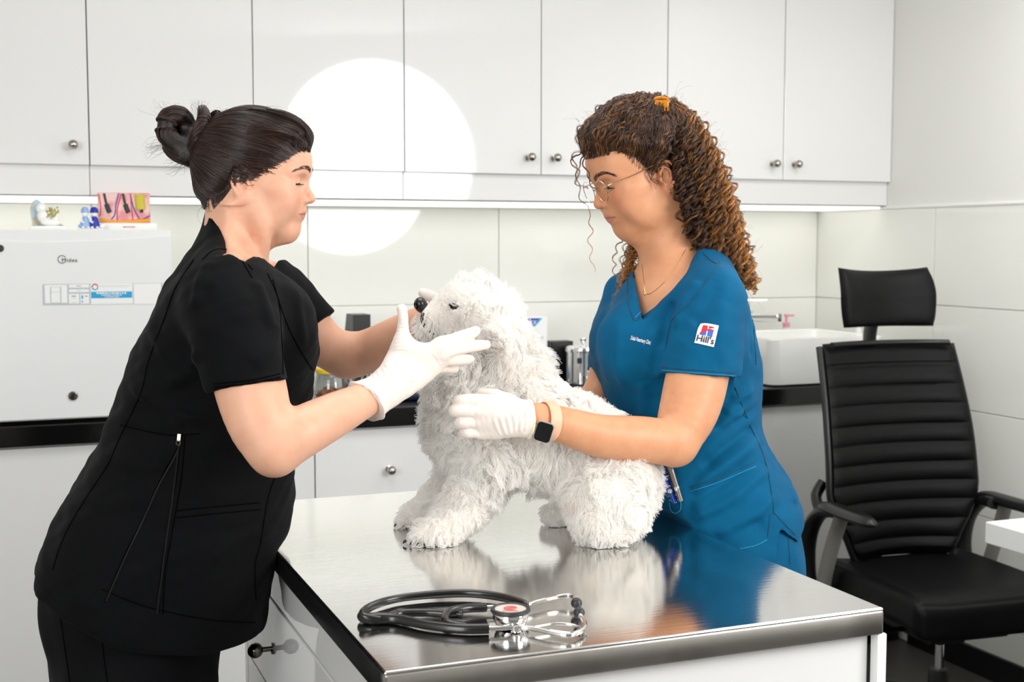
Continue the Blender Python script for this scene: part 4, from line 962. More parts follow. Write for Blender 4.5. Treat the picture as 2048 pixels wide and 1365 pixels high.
def hairline(H, bl, HL, n, i0, i1, side, g, spread=4):
    """roots scattered just outside the hair cap's edge, found on the skin by looking in from the side"""
    out = []
    while len(out) < n:
        i = g.integers(i0, i1); a, b = np.array(HL[i], float), np.array(HL[i + 1], float); q = a + (b - a) * g.random(); c = np.array([20., 50.]); q = q - (q - c) / np.linalg.norm(q - c) * 2 + (q - c) / np.linalg.norm(q - c) * abs(g.normal()) * spread * (1 if g.random() < .7 else 2.2)
        s_ = side if g.random() < .85 else -side
        if i == i0 and g.random() < .6:
            o, d = H.P(190, s_ * g.uniform(0, 50), q[1]), H.R @ np.array([-1., 0, 0])
        else: o, d = H.P(q[0], s_ * 150, q[1]), H.R @ np.array([0, -s_, 0.])
        best = None
        for bb in bl:
            h = bb.ray_cast(Vector(o), Vector(d), .2)
            if h[0] is not None and (best is None or h[3] < best[1]): best = (np.array(h[0]), h[3])
        if best is not None and abs(H.inv(best[0][None])[0, 1]) < 92 and H.inv(best[0][None])[0, 2] > -46: out.append(best[0])
        else: out.append(H.P(60, s_ * 60, 100))
    return np.array(out)
def bez(p, t):
    p = [np.array(q) for q in p]; t = t[:, None]
    return (1 - t) ** 3 * p[0] + 3 * (1 - t) ** 2 * t * p[1] + 3 * (1 - t) * t * t * p[2] + t ** 3 * p[3]
def ringlet(path, r, pitch, nst, g, spread=.0011, ph=None):
    """a curl: several strands twisting together round a path"""
    L = np.r_[0, np.cumsum(np.linalg.norm(np.diff(path, axis=0), axis=1))]; T = np.gradient(path, axis=0); T /= np.linalg.norm(T, axis=1)[:, None] + 1e-9
    A = np.cross(T, np.array([.31, .9, .2])); A /= np.linalg.norm(A, axis=1)[:, None] + 1e-9; B = np.cross(T, A)
    ph = g.uniform(0, 6.28) if ph is None else ph; out = []
    grow = np.clip(L / .035, 0, 1); wob = 1 + .3 * np.sin(L / .021 + g.uniform(0, 6))
    for _ in range(nst):
        o = g.normal(size=2) * spread; q = ph + g.normal() * .16; a = q + L / pitch * 6.283
        rr = r * grow * wob * g.uniform(.85, 1.15)
        out.append(path + A * (rr * np.cos(a) + o[0])[:, None] + B * (rr * np.sin(a) + o[1])[:, None])
    return out
def seam(b, pts, r, m, par, base, nm='seam', off=.0004, n=6, flat=1.0, closed=False):
    p = trace(b, pts, n, off, closed)
    if len(p) < 3: return None
    bm = bmesh.new(); tube(bm, [q - base for q in p], r, 6, flat=flat, closed=closed); return bfin(nm, bm, m, par)
def decal(b, poly, m, par, base, nm, off=.0012, th=.0008):
    """thin fabric patch laid on a surface; polygon in photo pixels, filled by a fan"""
    P = []
    for q in poly:
        h = ray(b, *q)
        if h is None: return None
        P.append(h[0] + h[1] * off)
    c = ray(b, *np.mean(np.array(poly), 0)); c = c[0] + c[1] * off
    bm = bmesh.new(); vc = bm.verts.new(c - base); vs = [bm.verts.new(p - base) for p in P]
    for i in range(len(vs)): bm.faces.new((vc, vs[i], vs[(i + 1) % len(vs)]))
    return bfin(nm, bm, m, par)
def surf_frame(b, p0, p1, off=.001):
    """plane frame on a surface: x from p0 to p1 (photo pixels), z out of the surface"""
    a, c = ray(b, *p0), ray(b, *p1); x = c[0] - a[0]; n = a[1] + c[1]; n /= np.linalg.norm(n); L = np.linalg.norm(x); x = x / L
    y = np.cross(n, x); y /= np.linalg.norm(y); n = np.cross(x, y)
    return (a[0] + c[0]) / 2 + n * off, x, y, n, L
def wrap_mesh(o, b, base, off, fit=None):
    """press a flat mesh on to a surface along the view of its own normal"""
    me = o.data
    if fit:
        co = np.array([v.co for v in me.vertices]); ax = np.array(fit[1]); s_ = co @ ax; w = s_.max() - s_.min(); cc = (s_.max() + s_.min()) / 2
        for v in me.vertices: v.co = Vector(np.array(v.co) + ax * ((np.array(v.co) @ ax - cc) * (fit[0] / w - 1)))
    for v in me.vertices:
        p = np.array(v.co) + base; h = b.find_nearest(Vector(p))
        if h[0] is not None: v.co = Vector(np.array(h[0]) + np.array(h[1]) * (off + 0.0)) - Vector(base)
glove_m = mat('white_latex', srgb('efe4db'), .42, spec=.4, sss=.08, bump=(90, .25, (1, 1, 1), .0012))
def glove(nm, chains, palm, par, base, h=.0016, lines=(), cuff=None, extra=None, k=.007):
    """hand in a latex glove: each finger its own bent chain rooted in the palm"""
    pts = np.concatenate([np.array([p for p in c[0]]) for c in chains + palm]); lo, hi = pts.min(0) - .045, pts.max(0) + .045
    ff = Field(*[np.arange(lo[i], hi[i], h) for i in range(3)])
    for c in palm: ff.chain(c[0], c[1], .012, sub=4, **(c[2] if len(c) > 2 else {}))
    for c in chains: ff.chain(c[0], c[1], c[2] if len(c) > 2 else k, sub=5)
    if extra: extra(ff)
    v, q = ff.mesh(2); n = vnormals(v, q)
    v = ridge(v, n, [([p for p in l[0]], l[1], l[2]) for l in lines]); v = v + n * (noise3(v, 45, 5) * .00035)[:, None]
    return v, q, qmesh(nm, v, q, glove_m, par, base)

def groove(V, N, C0, tie, amp=.0009, freq=34, seed=2):
    """combed grooves running towards the tie point"""
    ax = np.array(tie) - np.array(C0); ax /= np.linalg.norm(ax); a = np.cross(ax, (0, 0, 1.)); a /= np.linalg.norm(a); b = np.cross(ax, a)
    D = V - np.array(C0); ph = np.arctan2(D @ a, D @ b); th = np.arccos(np.clip((D @ ax) / np.linalg.norm(D, axis=1), -1, 1)); g = np.random.default_rng(seed); d = 0
    for k in range(6): d = d + np.sin(ph * freq * g.uniform(.5, 1.8) + g.uniform(0, 6) + 2.2 * np.sin(th * g.uniform(1, 3) + g.uniform(0, 6))) / 3
    return V + N * (d * amp * np.clip(np.sin(th), .1, 1))[:, None]
# ================================================================ person in black
B1 = 2.06
def A_(px, py, d=B1): return Q(px, py, d)
base1 = A_(300, 1300); base1[2] = 0
w1 = figure('person', 'person in black scrubs with dark hair in a bun, holding up the dog\'s head', 'person', base1)
H1 = Head(A_(502, 374), np.eye(3), .000844 * B1 / 2.15)
sk1 = skin('fair_skin', srgb('e1ad91'), srgb('d0806a'), srgb('b67a5c'))
T1 = [(414, 470, 409, .055), (428, 472, 407, .06), (448, 484, 400, .066), (470, 500, 390, .078), (500, 522, 362, .12), (540, 556, 338, .16), (580, 590, 312, .18), (640, 612, 288, .18), (700, 622, 264, .172), (760, 627, 250, .165), (800, 620, 240, .162), (850, 604, 215, .168),
      (900, 594, 190, .178), (960, 590, 160, .19), (1020, 584, 122, .20), (1080, 568, 94, .205), (1140, 548, 74, .205), (1200, 534, 70, .20), (1290, 522, 74, .195)]
def rrow(py, f_, b_, h):
    c, r = (A_(f_, py)[0] + A_(b_, py)[0]) / 2, abs(A_(f_, py)[0] - A_(b_, py)[0]) / 2
    a = math.sqrt(max(r * r - (h * SY) ** 2, .0004)) / CY; return (A_(0, py)[2], c + a, c - a, B1, h)
rows1 = [rrow(*q) for q in T1]
z0, z1 = A_(0, 505)[2], A_(0, 235)[2]; x0, x1 = A_(478, 400)[0], A_(662, 400)[0]
f = Field(grid_axis([(-.70, x0, .0045), (x0, x1, .0016), (x1, -.06, .0045)]), grid_axis([(1.70, B1 - .095, .0045), (B1 - .095, B1 + .095, .0016), (B1 + .095, 2.42, .0045)]),
          grid_axis([(A_(0, 1000, 1.79)[2] - .02, z0, .0045), (z0, z1, .0016), (z1, z1 + .07, .0045)]))
face(f, H1)
f.chain([A_(482, 400), A_(478, 460), A_(466, 520), A_(455, 580)], [.053, .051, .055, .07], .025)
f.chain([A_(572, 466), A_(520, 466), A_(490, 450)], [.017, .024, .03], .02)
f.chain([A_(505, 402, B1 - .05), A_(528, 470, B1 - .045), A_(522, 540, B1 - .02)], [.010, .010, .008], .016)
f.loft([r for r in rows1 if A_(0, 960)[2] <= r[0]], .03, off=-.013, yaw=YAW)
f.chain([A_(452, 570, 1.93), A_(470, 640, 1.87), A_(497, 760, 1.83), A_(522, 850, 1.80), A_(549, 902, 1.79)], [.045, .047, .0515, .0455, .035], .02)
f.chain([A_(549, 902, 1.79), A_(598, 868, 1.81), A_(670, 830, 1.86), A_(722, 804, 1.91), A_(770, 778, 1.95)], [.036, .0375, .033, .0275, .024], .012)
f.chain([A_(535, 570, 2.22), A_(600, 630, 2.27), A_(648, 688, 2.29), A_(694, 712, 2.30)], [.043, .041, .0405, .040], .02)
f.chain([A_(694, 712, 2.30), A_(740, 702, 2.30), A_(800, 668, 2.28), A_(850, 640, 2.25), A_(870, 632, 2.24)], [.040, .040, .034, .027, .025], .012)
V1, F1, body1 = bodymesh(f, H1, sk1, w1, base1); bv1 = bvh(V1, F1)
lashm = mat('dark_lash', srgb('150e0b'), .5); 
eyes(H1, w1, base1, bv1, mat('brown_iris', srgb('3c2415'), .05, coat=1), lashm, mat('dark_brow', srgb('38251d'), .6), .6, [(112, 9, 31), (110, 20, 35), (102, 34, 36.5), (90, 46, 31)], nb=110, browr=.00028)
for c in ((2, -81.5, -22), (-6, -82, -18)):
    bm = bmesh.new(); bmesh.ops.create_uvsphere(bm, u_segments=12, v_segments=8, radius=.0013, matrix=Matrix.Translation(H1.P(*c) - base1)); bfin('ear_stud', bm, M['chrome'], w1)
# ---- hair
hm1 = hairmat('dark_brown_hair', srgb('1a100d'), srgb('4a2c20'), .34); hcap = mat('dark_hair_mass', srgb('120b09'), .45, bump=(120, .5, (1, 1, 6), .002))
f = Field(*[np.arange(H1.o[i] + a, H1.o[i] + b, .003) for i, (a, b) in enumerate(((-.13, .13), (-.085, .085), (-.07, .15)))])
H1.ell(f, (5, 0, 56), (114, 80, 97), 0); H1.ell(f, (88, 0, 96), (36, 54, 30), 18); H1.ell(f, (-45, 0, 4), (62, 66, 50), 20); H1.ell(f, (-60, 0, 60), (50, 60, 60), 20)
HL = [(150, 74), (122, 80), (102, 66), (84, 52), (60, 40), (40, 31), (22, 17), (5, 23), (-14, 14), (-22, -5), (-38, -26), (-58, -42), (-60, -150), (150, -150)]
H1.poly(f, HL, 7)
V, F = f.mesh(2); V = groove(V, vnormals(V, F), H1.P(5, 0, 50), H1.P(-92, 0, 84)); cap1 = qmesh('hair', V, F, hcap, w1, base1); cb1 = bvh(V, F)
g = np.random.default_rng(4); tie = H1.P(-92, 0, 84); Cc = H1.P(5, 0, 50)
cs = V[g.choice(len(V), 5200)]; ci = H1.inv(cs); cs = cs[(ci[:, 0] > -75) & (ci[:, 2] > -48)]
hl = hairline(H1, [cb1, bv1], HL, 2600, 1, 11, -1, g)
S = combed([cb1, bv1], Cc, tie, np.concatenate([cs, hl]), 16, .0026, seed=6, frac=(.75, 1.0)); q_ = H1.inv(S.reshape(-1, 3)).reshape(S.shape); S = S[~((q_[:, :, 0] > 30) & (q_[:, :, 2] < 14)).any(1) & (q_[:, :, 2] > -56).all(1)]
strands('hair_strands', S, .00038, .00022, hm1, cap1, base1, {'tint': np.clip(g.normal(.25, .3, len(S)), 0, 1)})
# loose forelock bowing out over the brow
fl = [bez([H1.P(40 + g.uniform(-40, 20), -30 + g.normal() * 14, 148), H1.P(105, -30 + g.normal() * 12, 140 + g.normal() * 3), H1.P(136 + g.normal() * 3, -28 + g.normal() * 10, 108), H1.P(118 + g.normal() * 4, -30 + g.normal() * 8, 80 + g.normal() * 4)], np.linspace(0, g.uniform(.8, 1), 16)) for _ in range(420)]
fl += [bez([H1.P(g.uniform(95, 122), -g.uniform(5, 60), 78 + g.normal() * 3), H1.P(g.uniform(90, 118), -g.uniform(40, 66), 100), H1.P(60, -76, 108), H1.P(10, -84, 100 + g.normal() * 12)], np.linspace(0, 1, 16)) for _ in range(300)]
strands('forelock', np.array(fl), .00034, .00012, hm1, cap1, base1, {'tint': np.clip(g.normal(.3, .3, len(fl)), 0, 1)})
def loopstr(path, r, n, tw, seed, taper=.5):
    gg = np.random.default_rng(seed); path = spline(path, 6); K = len(path); T = np.gradient(path, axis=0); T /= np.linalg.norm(T, axis=1)[:, None]
    A = np.cross(T, np.array([.1, .3, .9])); A /= np.linalg.norm(A, axis=1)[:, None]; B = np.cross(T, A); out = []
    for _ in range(n):
        a0 = gg.uniform(0, 6.28); q = r * math.sqrt(gg.uniform(.55, 1.1)); a = a0 + np.linspace(0, tw, K); e = q * (1 - (1 - taper) * np.abs(np.linspace(-1, 1, K)) ** 2)
        out.append(path + A * (e * np.cos(a))[:, None] + B * (e * np.sin(a))[:, None])
    return np.array(out)
bc = lambda x, y, dd=0.: A_(x, y, B1 + dd)
loops = [([bc(392, 300), bc(362, 292, -.012), bc(334, 270, -.016), bc(338, 238, -.01), bc(362, 234), bc(376, 258, .012), bc(364, 280, .016)], .0165, 260),
         ([bc(395, 318), bc(370, 308, -.01), bc(350, 288, .01), bc(366, 262, .018), bc(385, 282, 0)], .020, 220),
         ([bc(388, 320, -.01), bc(392, 280, -.028), bc(408, 240, -.022), bc(404, 214, -.01)], .0115, 260),
         ([bc(384, 312, .01), bc(404, 278, .02), bc(425, 244, .01), bc(438, 226)], .0125, 220)]
bunf = Field(np.arange(bc(300, 0)[0], bc(460, 0)[0], .003), np.arange(B1 - .07, B1 + .07, .003), np.arange(bc(0, 345)[2], bc(0, 195)[2], .003)); bs = []
for i, (p, r, n) in enumerate(loops): bunf.chain(p, [r * .88] * (len(p) - 1) + [r * (.88 if i < 2 else .2)], .006); bs.append(np.array([q[np.linspace(0, len(q) - 1, 30).astype(int)] for q in loopstr(p, r, n, 2.0, i)]))
V, F = bunf.mesh(2); bun = qmesh('bun', V, F, hcap, cap1, base1); bs = np.concatenate(bs)
strands('bun_strands', bs, .00038, .00025, hm1, bun, base1, {'tint': np.clip(g.normal(.4, .35, len(bs)), 0, 1)})
fw = []
for _ in range(130):
    k_ = g.integers(0, 5)
    if k_ == 0: a, e = bc(350, 285, g.normal() * .01), bc(296 + g.normal() * 6, 300 + g.normal() * 10, g.normal() * .02)
    elif k_ == 1: a, e = bc(402, 240, g.normal() * .01), bc(400 + g.normal() * 12, 206 + g.normal() * 6, g.normal() * .02)
    elif k_ == 2: a, e = bc(375, 320, g.normal() * .02), bc(340 + g.normal() * 12, 330 + g.normal() * 12, g.normal() * .02)
    elif k_ == 3: a, e = bc(340 + g.normal() * 8, 240, g.normal() * .01), bc(325 + g.normal() * 20, 215 + g.normal() * 14, g.normal() * .03)
    else: a, e = H1.P(-50 + g.normal() * 12, g.normal() * 40, -36), H1.P(-45 + g.normal() * 24, g.normal() * 45, -68 + g.normal() * 12)
    m1, m2 = a + (e - a) * .33 + g.normal(size=3) * .006, a + (e - a) * .7 + g.normal(size=3) * .010; fw.append(bez([a, m1, m2, e], np.linspace(0, 1, 14)))
for _ in range(40):
    a = H1.P(g.uniform(-90, 110), g.normal() * 20, 145 - abs(g.normal()) * 8); e = a + np.array([g.normal() * .02, g.normal() * .01, abs(g.normal()) * .007]); fw.append(bez([a, a + g.normal(size=3) * .01, e + g.normal(size=3) * .008, e], np.linspace(0, 1, 14)))
strands('flyaway_hair', np.array(fw), .00022, .00007, hm1, cap1, base1, {'tint': np.full(len(fw), .4)})
# ---- scrub top
cb = mat('black_scrub_cloth', srgb('050608'), .8, spec=.1, sheen=.02, bump=(900, .25, (1, 1, 1), .0004)); seamm = mat('black_seam', srgb('020203'), .9, spec=.05)
f = Field(np.arange(-.84, -.20, .004), np.arange(1.72, 2.38, .004), np.arange(A_(0, 1300)[2], A_(0, 405)[2], .004))
f.loft(rows1, 0, e=2.15, yaw=YAW)
f.ell(A_(556, 665, 1.99), (.060, .075, .075), .05); f.ell(A_(562, 665, 2.13), (.058, .075, .075), .05)
f2 = Field(*f.ax); f2.chain([A_(440, 575, 1.95), A_(455, 600, 1.91), A_(474, 670, 1.865), A_(496, 775, 1.83), A_(505, 800, 1.82)], [.058, .065, .0645, .0605, .060], 0)
f2.chain([A_(525, 565, 2.20), A_(566, 596, 2.24), A_(632, 664, 2.28), A_(645, 676, 2.28)], [.055, .055, .051, .051], 0)
# sleeve ends, hem, neck opening
def cut(f, p, q, lo, hi):
    """trim along the line p->q (photo pixels, at depth d), removing the side to its right"""
    a, b_ = np.array(p), np.array(q); n = np.array([-(b_ - a)[2], 0, (b_ - a)[0]]); f.half(a, -n, lo, hi)
a, b_ = A_(425, 784, 1.83), A_(567, 762, 1.83); n = np.array([(b_ - a)[2], 0, -(b_ - a)[0]]); n /= np.linalg.norm(n)
f2.half(a, n + np.array([0, -.12, 0]), (A_(405, 0, 1.83)[0], 1.72, a[2] - .1), (A_(585, 0, 1.83)[0], 1.893, a[2] + .03))
a, b_ = A_(611, 668, 2.28), A_(656, 634, 2.28); n = np.array([(b_ - a)[2] * -1, 0, (b_ - a)[0]]) * -1; n /= np.linalg.norm(n)
f2.half(a, n, (A_(606, 0, 2.28)[0], 2.232, a[2] - .12), (A_(690, 0, 2.28)[0], 2.38, a[2] + .12))
f.merge(f2, .035)
hx = [A_(x, 0)[0] for x in (40, 75, 200, 310, 420, 520, 600)]; hz = [A_(0, y)[2] for y in (1134, 1142, 1190, 1230, 1252, 1258, 1240)]
f.op((-.9, 1.7, .7), (-.2, 2.5, 1.15), lambda X, Y, Z: Z - np.interp(X, hx, hz) + 0 * Y, .004, 's', pad=0)
NP = [(426, 421), (452, 452), (480, 500), (504, 548), (515, 556), (528, 524), (546, 503), (575, 430), (440, 380)]
npl = [(A_(x, y)[0], A_(x, y)[2]) for x, y in NP]
f.op((-.6, 1.9, 1.4), (-.3, 2.4, 1.62), lambda X, Y, Z: poly_sd(X + 0 * Y, Z + 0 * Y, npl), .004, 's', pad=0)
V, F = f.mesh(2); N = vnormals(V, F); b0 = bvh(V, F)
def dn(n_, V, s_, seed): return noise3(V * np.array(s_), n_, seed)
V = V + N * (dn(5, V, (1, .6, 1.4), 2) * .0028 + dn(13, V, (.8, .8, 1.6), 3) * .0014)[:, None]
F1L = [([(250, 760), (300, 800), (360, 830), (420, 840)], .006, .010), ([(232, 830), (300, 850), (370, 850)], .005, .010), ([(400, 700), (380, 740), (330, 770)], .006, .012), ([(560, 640), (540, 700), (500, 730)], .004, .010),
       ([(510, 560), (530, 610), (545, 660)], .005, .010), ([(420, 520), (400, 560), (390, 620)], .005, .012), ([(200, 900), (270, 930), (340, 930)], .005, .012), ([(150, 990), (220, 1010), (300, 1000)], .004, .014),
       ([(580, 900), (500, 980), (400, 990)], .004, .012), ([(560, 1060), (480, 1080), (420, 1120)], .004, .012), ([(460, 780), (470, 860), (460, 920)], -.004, .010), ([(300, 640), (320, 700), (360, 740)], .004, .012),
       ([(590, 580), (600, 640), (612, 700)], .004, .009), ([(560, 800), (590, 830), (600, 880)], .005, .010), ([(470, 510), (440, 540), (420, 580)], .004, .008)]
N = vnormals(V, F); V = ridge(V, N, [(trace(b0, l, 5), a * 1.15, s_) for l, a, s_ in F1L])
V = clamp_table(V, TX0 - .003, 1); top1 = qmesh('scrub_top', V, F, cb, w1, base1); bt1 = bvh(V, F)
SE = [[(388, 520), (352, 575), (328, 640), (298, 720), (284, 780), (262, 830), (238, 880), (216, 930), (180, 985), (146, 1040), (122, 1090), (106, 1140)],
      [(365, 872), (350, 905), (318, 965), (285, 1040), (245, 1120), (210, 1205)], [(361, 880), (352, 960), (335, 1060), (322, 1150), (316, 1228)],
      [(370, 872), (362, 960), (345, 1060), (330, 1150), (326, 1230)], [(352, 1022), (430, 1014), (520, 1006)], [(352, 1036), (430, 1028), (520, 1020)],
      [(560, 925), (535, 1000), (522, 1080), (510, 1130), (512, 1200)], [(432, 775), (500, 768), (560, 755)], [(430, 768), (500, 761), (560, 748)],
      [(405, 520), (430, 500), (470, 505), (505, 540)], [(535, 548), (556, 600), (562, 660), (566, 750)], [(545, 560), (570, 640), (600, 700), (625, 740)], [(240, 850), (330, 870), (400, 868)], [(205, 1180), (300, 1216), (420, 1240), (510, 1246)], [(452, 462), (476, 508), (504, 556)]]
for p in SE: seam(bt1, p, .0009, seamm, top1, base1)
for p in ([(363, 882), (350, 915), (318, 972), (285, 1045), (248, 1122), (213, 1203)], [(359, 882), (345, 1000), (330, 1100), (314, 1228)]): seam(bt1, p, .0016, mat('zip_tape', srgb('121214'), .6, spec=.2), top1, base1, 'zipper')
c, x, y, n, L = surf_frame(bt1, (360, 868), (358, 888), .003)
bm = bmesh.new(); mt = basis(c - base1, x, y); bbox(bm, (-.0075, -.003, -.001), (.004, .003, .0015), .0006, 1, mt); tube(bm, [mt @ Vector((.006 + .004 * math.cos(a), .003 * math.sin(a), .001)) for a in np.linspace(0, 6.0, 12)], .0008, 6); bfin('zip_pull', bm, M['dnick'], top1)
# ---- trousers and shoes
f = Field(np.arange(-.86, -.32, .006), np.arange(1.80, 2.32, .006), grid_axis([(.03, .62, .012), (.62, 1.0, .006)]))
f.loft([rrow(py, a, b_, h) for py, a, b_, h in ((1090, 520, 100, .18), (1150, 500, 84, .192), (1240, 452, 86, .19), (1300, 444, 94, .185), (1400, 438, 112, .178), (1460, 425, 125, .165))], 0, yaw=YAW)
for dd, dx in ((-.085, 0), (.085, 14)):
    f.chain([A_(275 + dx, 1380, B1 + dd), A_(290 + dx, 1700, B1 + dd), A_(270 + dx, 2000, B1 + dd), A_(262 + dx, 2190, B1 + dd)], [.118, .083, .072, .064], .03)
f.D = np.maximum(f.D, (.05 - f.ax[2])[None, None, :])
V, F = f.mesh(2); N = vnormals(V, F); V = V + N * (noise3(V, 6, 9) * .0035)[:, None]; V = clamp_table(V, TX0 - .004, 1); tr1 = qmesh('trousers', V, F, cb, w1, base1); btr = bvh(V, F)
for p in ([(115, 1180), (125, 1260), (140, 1365)], [(200, 1215), (205, 1290), (215, 1365)]): seam(btr, p, .0009, seamm, tr1, base1)
for dd, dx in ((-.085, 0), (.085, 14)):
    p = A_(268 + dx, 2200, B1 + dd); ff = Field(np.arange(p[0] - .12, p[0] + .22, .005), np.arange(p[1] - .07, p[1] + .07, .005), np.arange(-.01, .14, .005))
    ff.chain([(p[0] - .03, p[1], .055), (p[0] + .04, p[1], .05), (p[0] + .14, p[1], .038)], [.05, .048, .036], .01); ff.D = np.maximum(ff.D, (.002 - ff.ax[2])[None, None, :]); v, q = ff.mesh(1); qmesh('shoe', v, q, M['blackp'], w1, base1)
# ---- gloves
d = 1.97
def G_(px, py, dd=0.): return A_(px, py, d + dd)
wr_ = G_(770, 778, -.02)
palm = [([wr_, G_(815, 735), G_(884, 690)], [.022, .017, .0115]), ([wr_, G_(825, 742), G_(888, 702, .005)], [.022, .017, .0115]), ([wr_, G_(828, 752), G_(884, 716, .012)], [.022, .017, .011]), ([G_(780, 785, -.02), G_(826, 764), G_(872, 732, .018)], [.020, .016, .011]),
        ([G_(778, 760, -.02), G_(795, 715), G_(806, 690)], [.021, .0175, .0135]), ([G_(806, 690), G_(845, 705)], [.013, .013])]
ch = [([G_(806, 690), G_(805, 664, -.002), G_(806, 636, -.004), G_(803, 618, -.004)], [.0135, .0098, .0082, .0078], .010),
      ([G_(880, 690), G_(905, 681, .006), G_(935, 670, .024), G_(952, 662, .042)], [.0115, .0105, .0095, .0078]),
      ([G_(884, 704), G_(912, 698, .010), G_(945, 693, .032), G_(972, 690, .055)], [.0115, .0102, .0094, .0078]),
      ([G_(880, 718, .014), G_(904, 720, .036), G_(925, 720, .062), G_(940, 719, .085)], [.011, .0098, .009, .0074]),
      ([G_(868, 734, .020), G_(886, 736, .044), G_(900, 738, .068), G_(910, 738, .085)], [.0105, .0088, .008, .0066])]
cf = ([G_(722, 810, -.055), G_(745, 796, -.035), wr_], [.0365, .031, .024])
palm.append(cf)
def openc(ff):
    n = G_(722, 810, -.055) - G_(770, 778, -.02); n /= np.linalg.norm(n); c = G_(730, 805, -.05); ff.half(c, n + np.array([.1, 0, -.12]), c - .05, c + .05)
def gl(p, dp=0.): return [G_(x, y, -.03) for x, y in spline(p, 6)]
L = []
for k in range(11): L.append(([(790 - 2 * k * .3, 640 + 7.5 * k), (806, 638 + 7.5 * k), (818 + k * .4, 642 + 7.5 * k)], .0009, .0018))
for k in range(7): L.append(([(858 + 5 * k, 700 - 3 * k + 2 * k), (872 + 4 * k, 716), (884 + 3 * k, 734 - k)], .0008, .0016))
for p in ([(770, 728), (785, 745), (815, 770)], [(765, 735), (778, 757), (800, 785)], [(755, 742), (770, 770), (785, 800)], [(748, 750), (757, 780), (765, 815)], [(735, 760), (748, 785), (752, 815)], [(790, 735), (815, 755), (830, 765)], [(728, 768), (740, 792), (745, 825)], [(800, 740), (812, 762), (808, 782)]):
    L.append((p, .0021, .0030))
v, q, gm = glove('glove', ch, palm, w1, base1, lines=(), extra=openc); gb = bvh(v, q); bpy.data.objects.remove(gm)
v = ridge(v, vnormals(v, q), [(trace(gb, p, 5), a, s_) for p, a, s_ in L]); gm = qmesh('glove', v, q, glove_m, w1, base1)
n = G_(722, 810, -.055) - G_(770, 778, -.02); n /= np.linalg.norm(n); x = np.cross(n, (0, 1, 0)); x /= np.linalg.norm(x); y = np.cross(n, x)
c = G_(731, 804, -.05)
def cuffring(name, c, x, y, r, m, par, base, tr=.0016, wob=.0012, ex=1.0):
    bm = bmesh.new(); tube(bm, [c - base + (x * math.cos(a) + y * math.sin(a) * ex) * (r + wob * math.sin(5 * a) + wob * .7 * math.sin(9 * a + 1)) for a in np.linspace(0, 6.283, 61)[:-1]], tr, 8, closed=True); return bfin(name, bm, m, par)
nn = n + np.array([.1, 0, -.12]); nn /= np.linalg.norm(nn); x = np.cross(nn, (0, 1, 0)); x /= np.linalg.norm(x); y = np.cross(nn, x)
cuffring('cuff_roll', c, x, y, .0352, glove_m, gm, base1)
d = 2.24
palm = [([G_(862, 636, .005), G_(885, 632), G_(915, 628, .0)], [.024, .018, .013]), ([G_(862, 640, .005), G_(890, 645), G_(920, 645)], [.024, .018, .013]), ([G_(862, 645, .005), G_(885, 658), G_(915, 662)], [.022, .018, .012])]
ch = [([G_(890, 624, -.01), G_(880, 606, -.02), G_(862, 594, -.03), G_(847, 586, -.034)], [.0135, .0115, .0102, .0088], .01),
      ([G_(915, 628), G_(945, 622, -.005), G_(975, 625, -.012)], [.0115, .010, .008]), ([G_(920, 645), G_(955, 645), G_(985, 650, -.008)], [.0115, .010, .008]),
      ([G_(918, 660), G_(950, 670), G_(978, 680, -.005)], [.011, .0095, .008]), ([G_(905, 668), G_(935, 690), G_(955, 702)], [.0105, .009, .007])]
glove('glove', ch, palm, w1, base1)
# ================================================================ person in teal
B2 = 2.36
def C_(px, py, d=B2): return Q(px, py, d)
base2 = C_(1450, 1300); base2[2] = 0
w2 = figure('person', 'person in teal scrubs with curly brown hair and glasses, holding the dog\'s chest', 'person', base2)
al, pt = rad(20), rad(14)
Ry = np.array([[math.cos(pt), 0, math.sin(pt)], [0, 1, 0], [-math.sin(pt), 0, math.cos(pt)]])
H2 = Head(C_(1297, 358), rotz(math.pi + al) @ Ry, .00092)
sk2 = skin('warm_skin', srgb('d29872'), srgb('c27055'), srgb('8a5038'))
T2 = [(500, 1316, 1400, .045), (520, 1290, 1428, .085), (540, 1262, 1452, .12), (565, 1240, 1474, .14), (600, 1222, 1490, .155), (650, 1212, 1505, .16), (700, 1204, 1514, .158), (750, 1202, 1522, .15), (800, 1212, 1526, .145), (840, 1225, 1518, .145),
      (870, 1240, 1524, .148), (920, 1262, 1548, .155), (960, 1274, 1575, .165), (1000, 1284, 1600, .172), (1050, 1292, 1604, .175), (1120, 1300, 1600, .178), (1180, 1310, 1596, .178)]
rows2 = [(C_(0, py)[2], C_(l, py)[0], C_(r, py)[0], B2, h) for py, l, r, h in T2]
z0, z1 = C_(0, 505)[2], C_(0, 225)[2]; x0, x1 = C_(1168, 400)[0], C_(1362, 400)[0]
f = Field(grid_axis([(-.02, x0, .0045), (x0, x1, .0017), (x1, .48, .0045)]), grid_axis([(1.96, B2 - .125, .0045), (B2 - .125, B2 + .075, .0017), (B2 + .075, 2.62, .0045)]),
          grid_axis([(C_(0, 1000, 2.1)[2] - .02, z0, .0045), (z0, z1, .0017), (z1, z1 + .04, .0045)]))
face(f, H2, lip=1, full=2)
f.chain([C_(1332, 400), C_(1336, 460), C_(1340, 520), C_(1350, 560)], [.056, .053, .055, .07], .025)
f.chain([C_(1262, 462, B2 - .01), C_(1300, 475), C_(1320, 490)], [.020, .030, .034], .025)
f.loft([r for r in rows2 if C_(0, 760)[2] <= r[0]], .03, off=-.013)
f.chain([C_(1404, 575, 2.30), C_(1414, 630, 2.225), C_(1397, 740, 2.18), C_(1378, 820, 2.15), C_(1350, 888, 2.12)], [.040, .048, .0535, .0505, .037], .02)
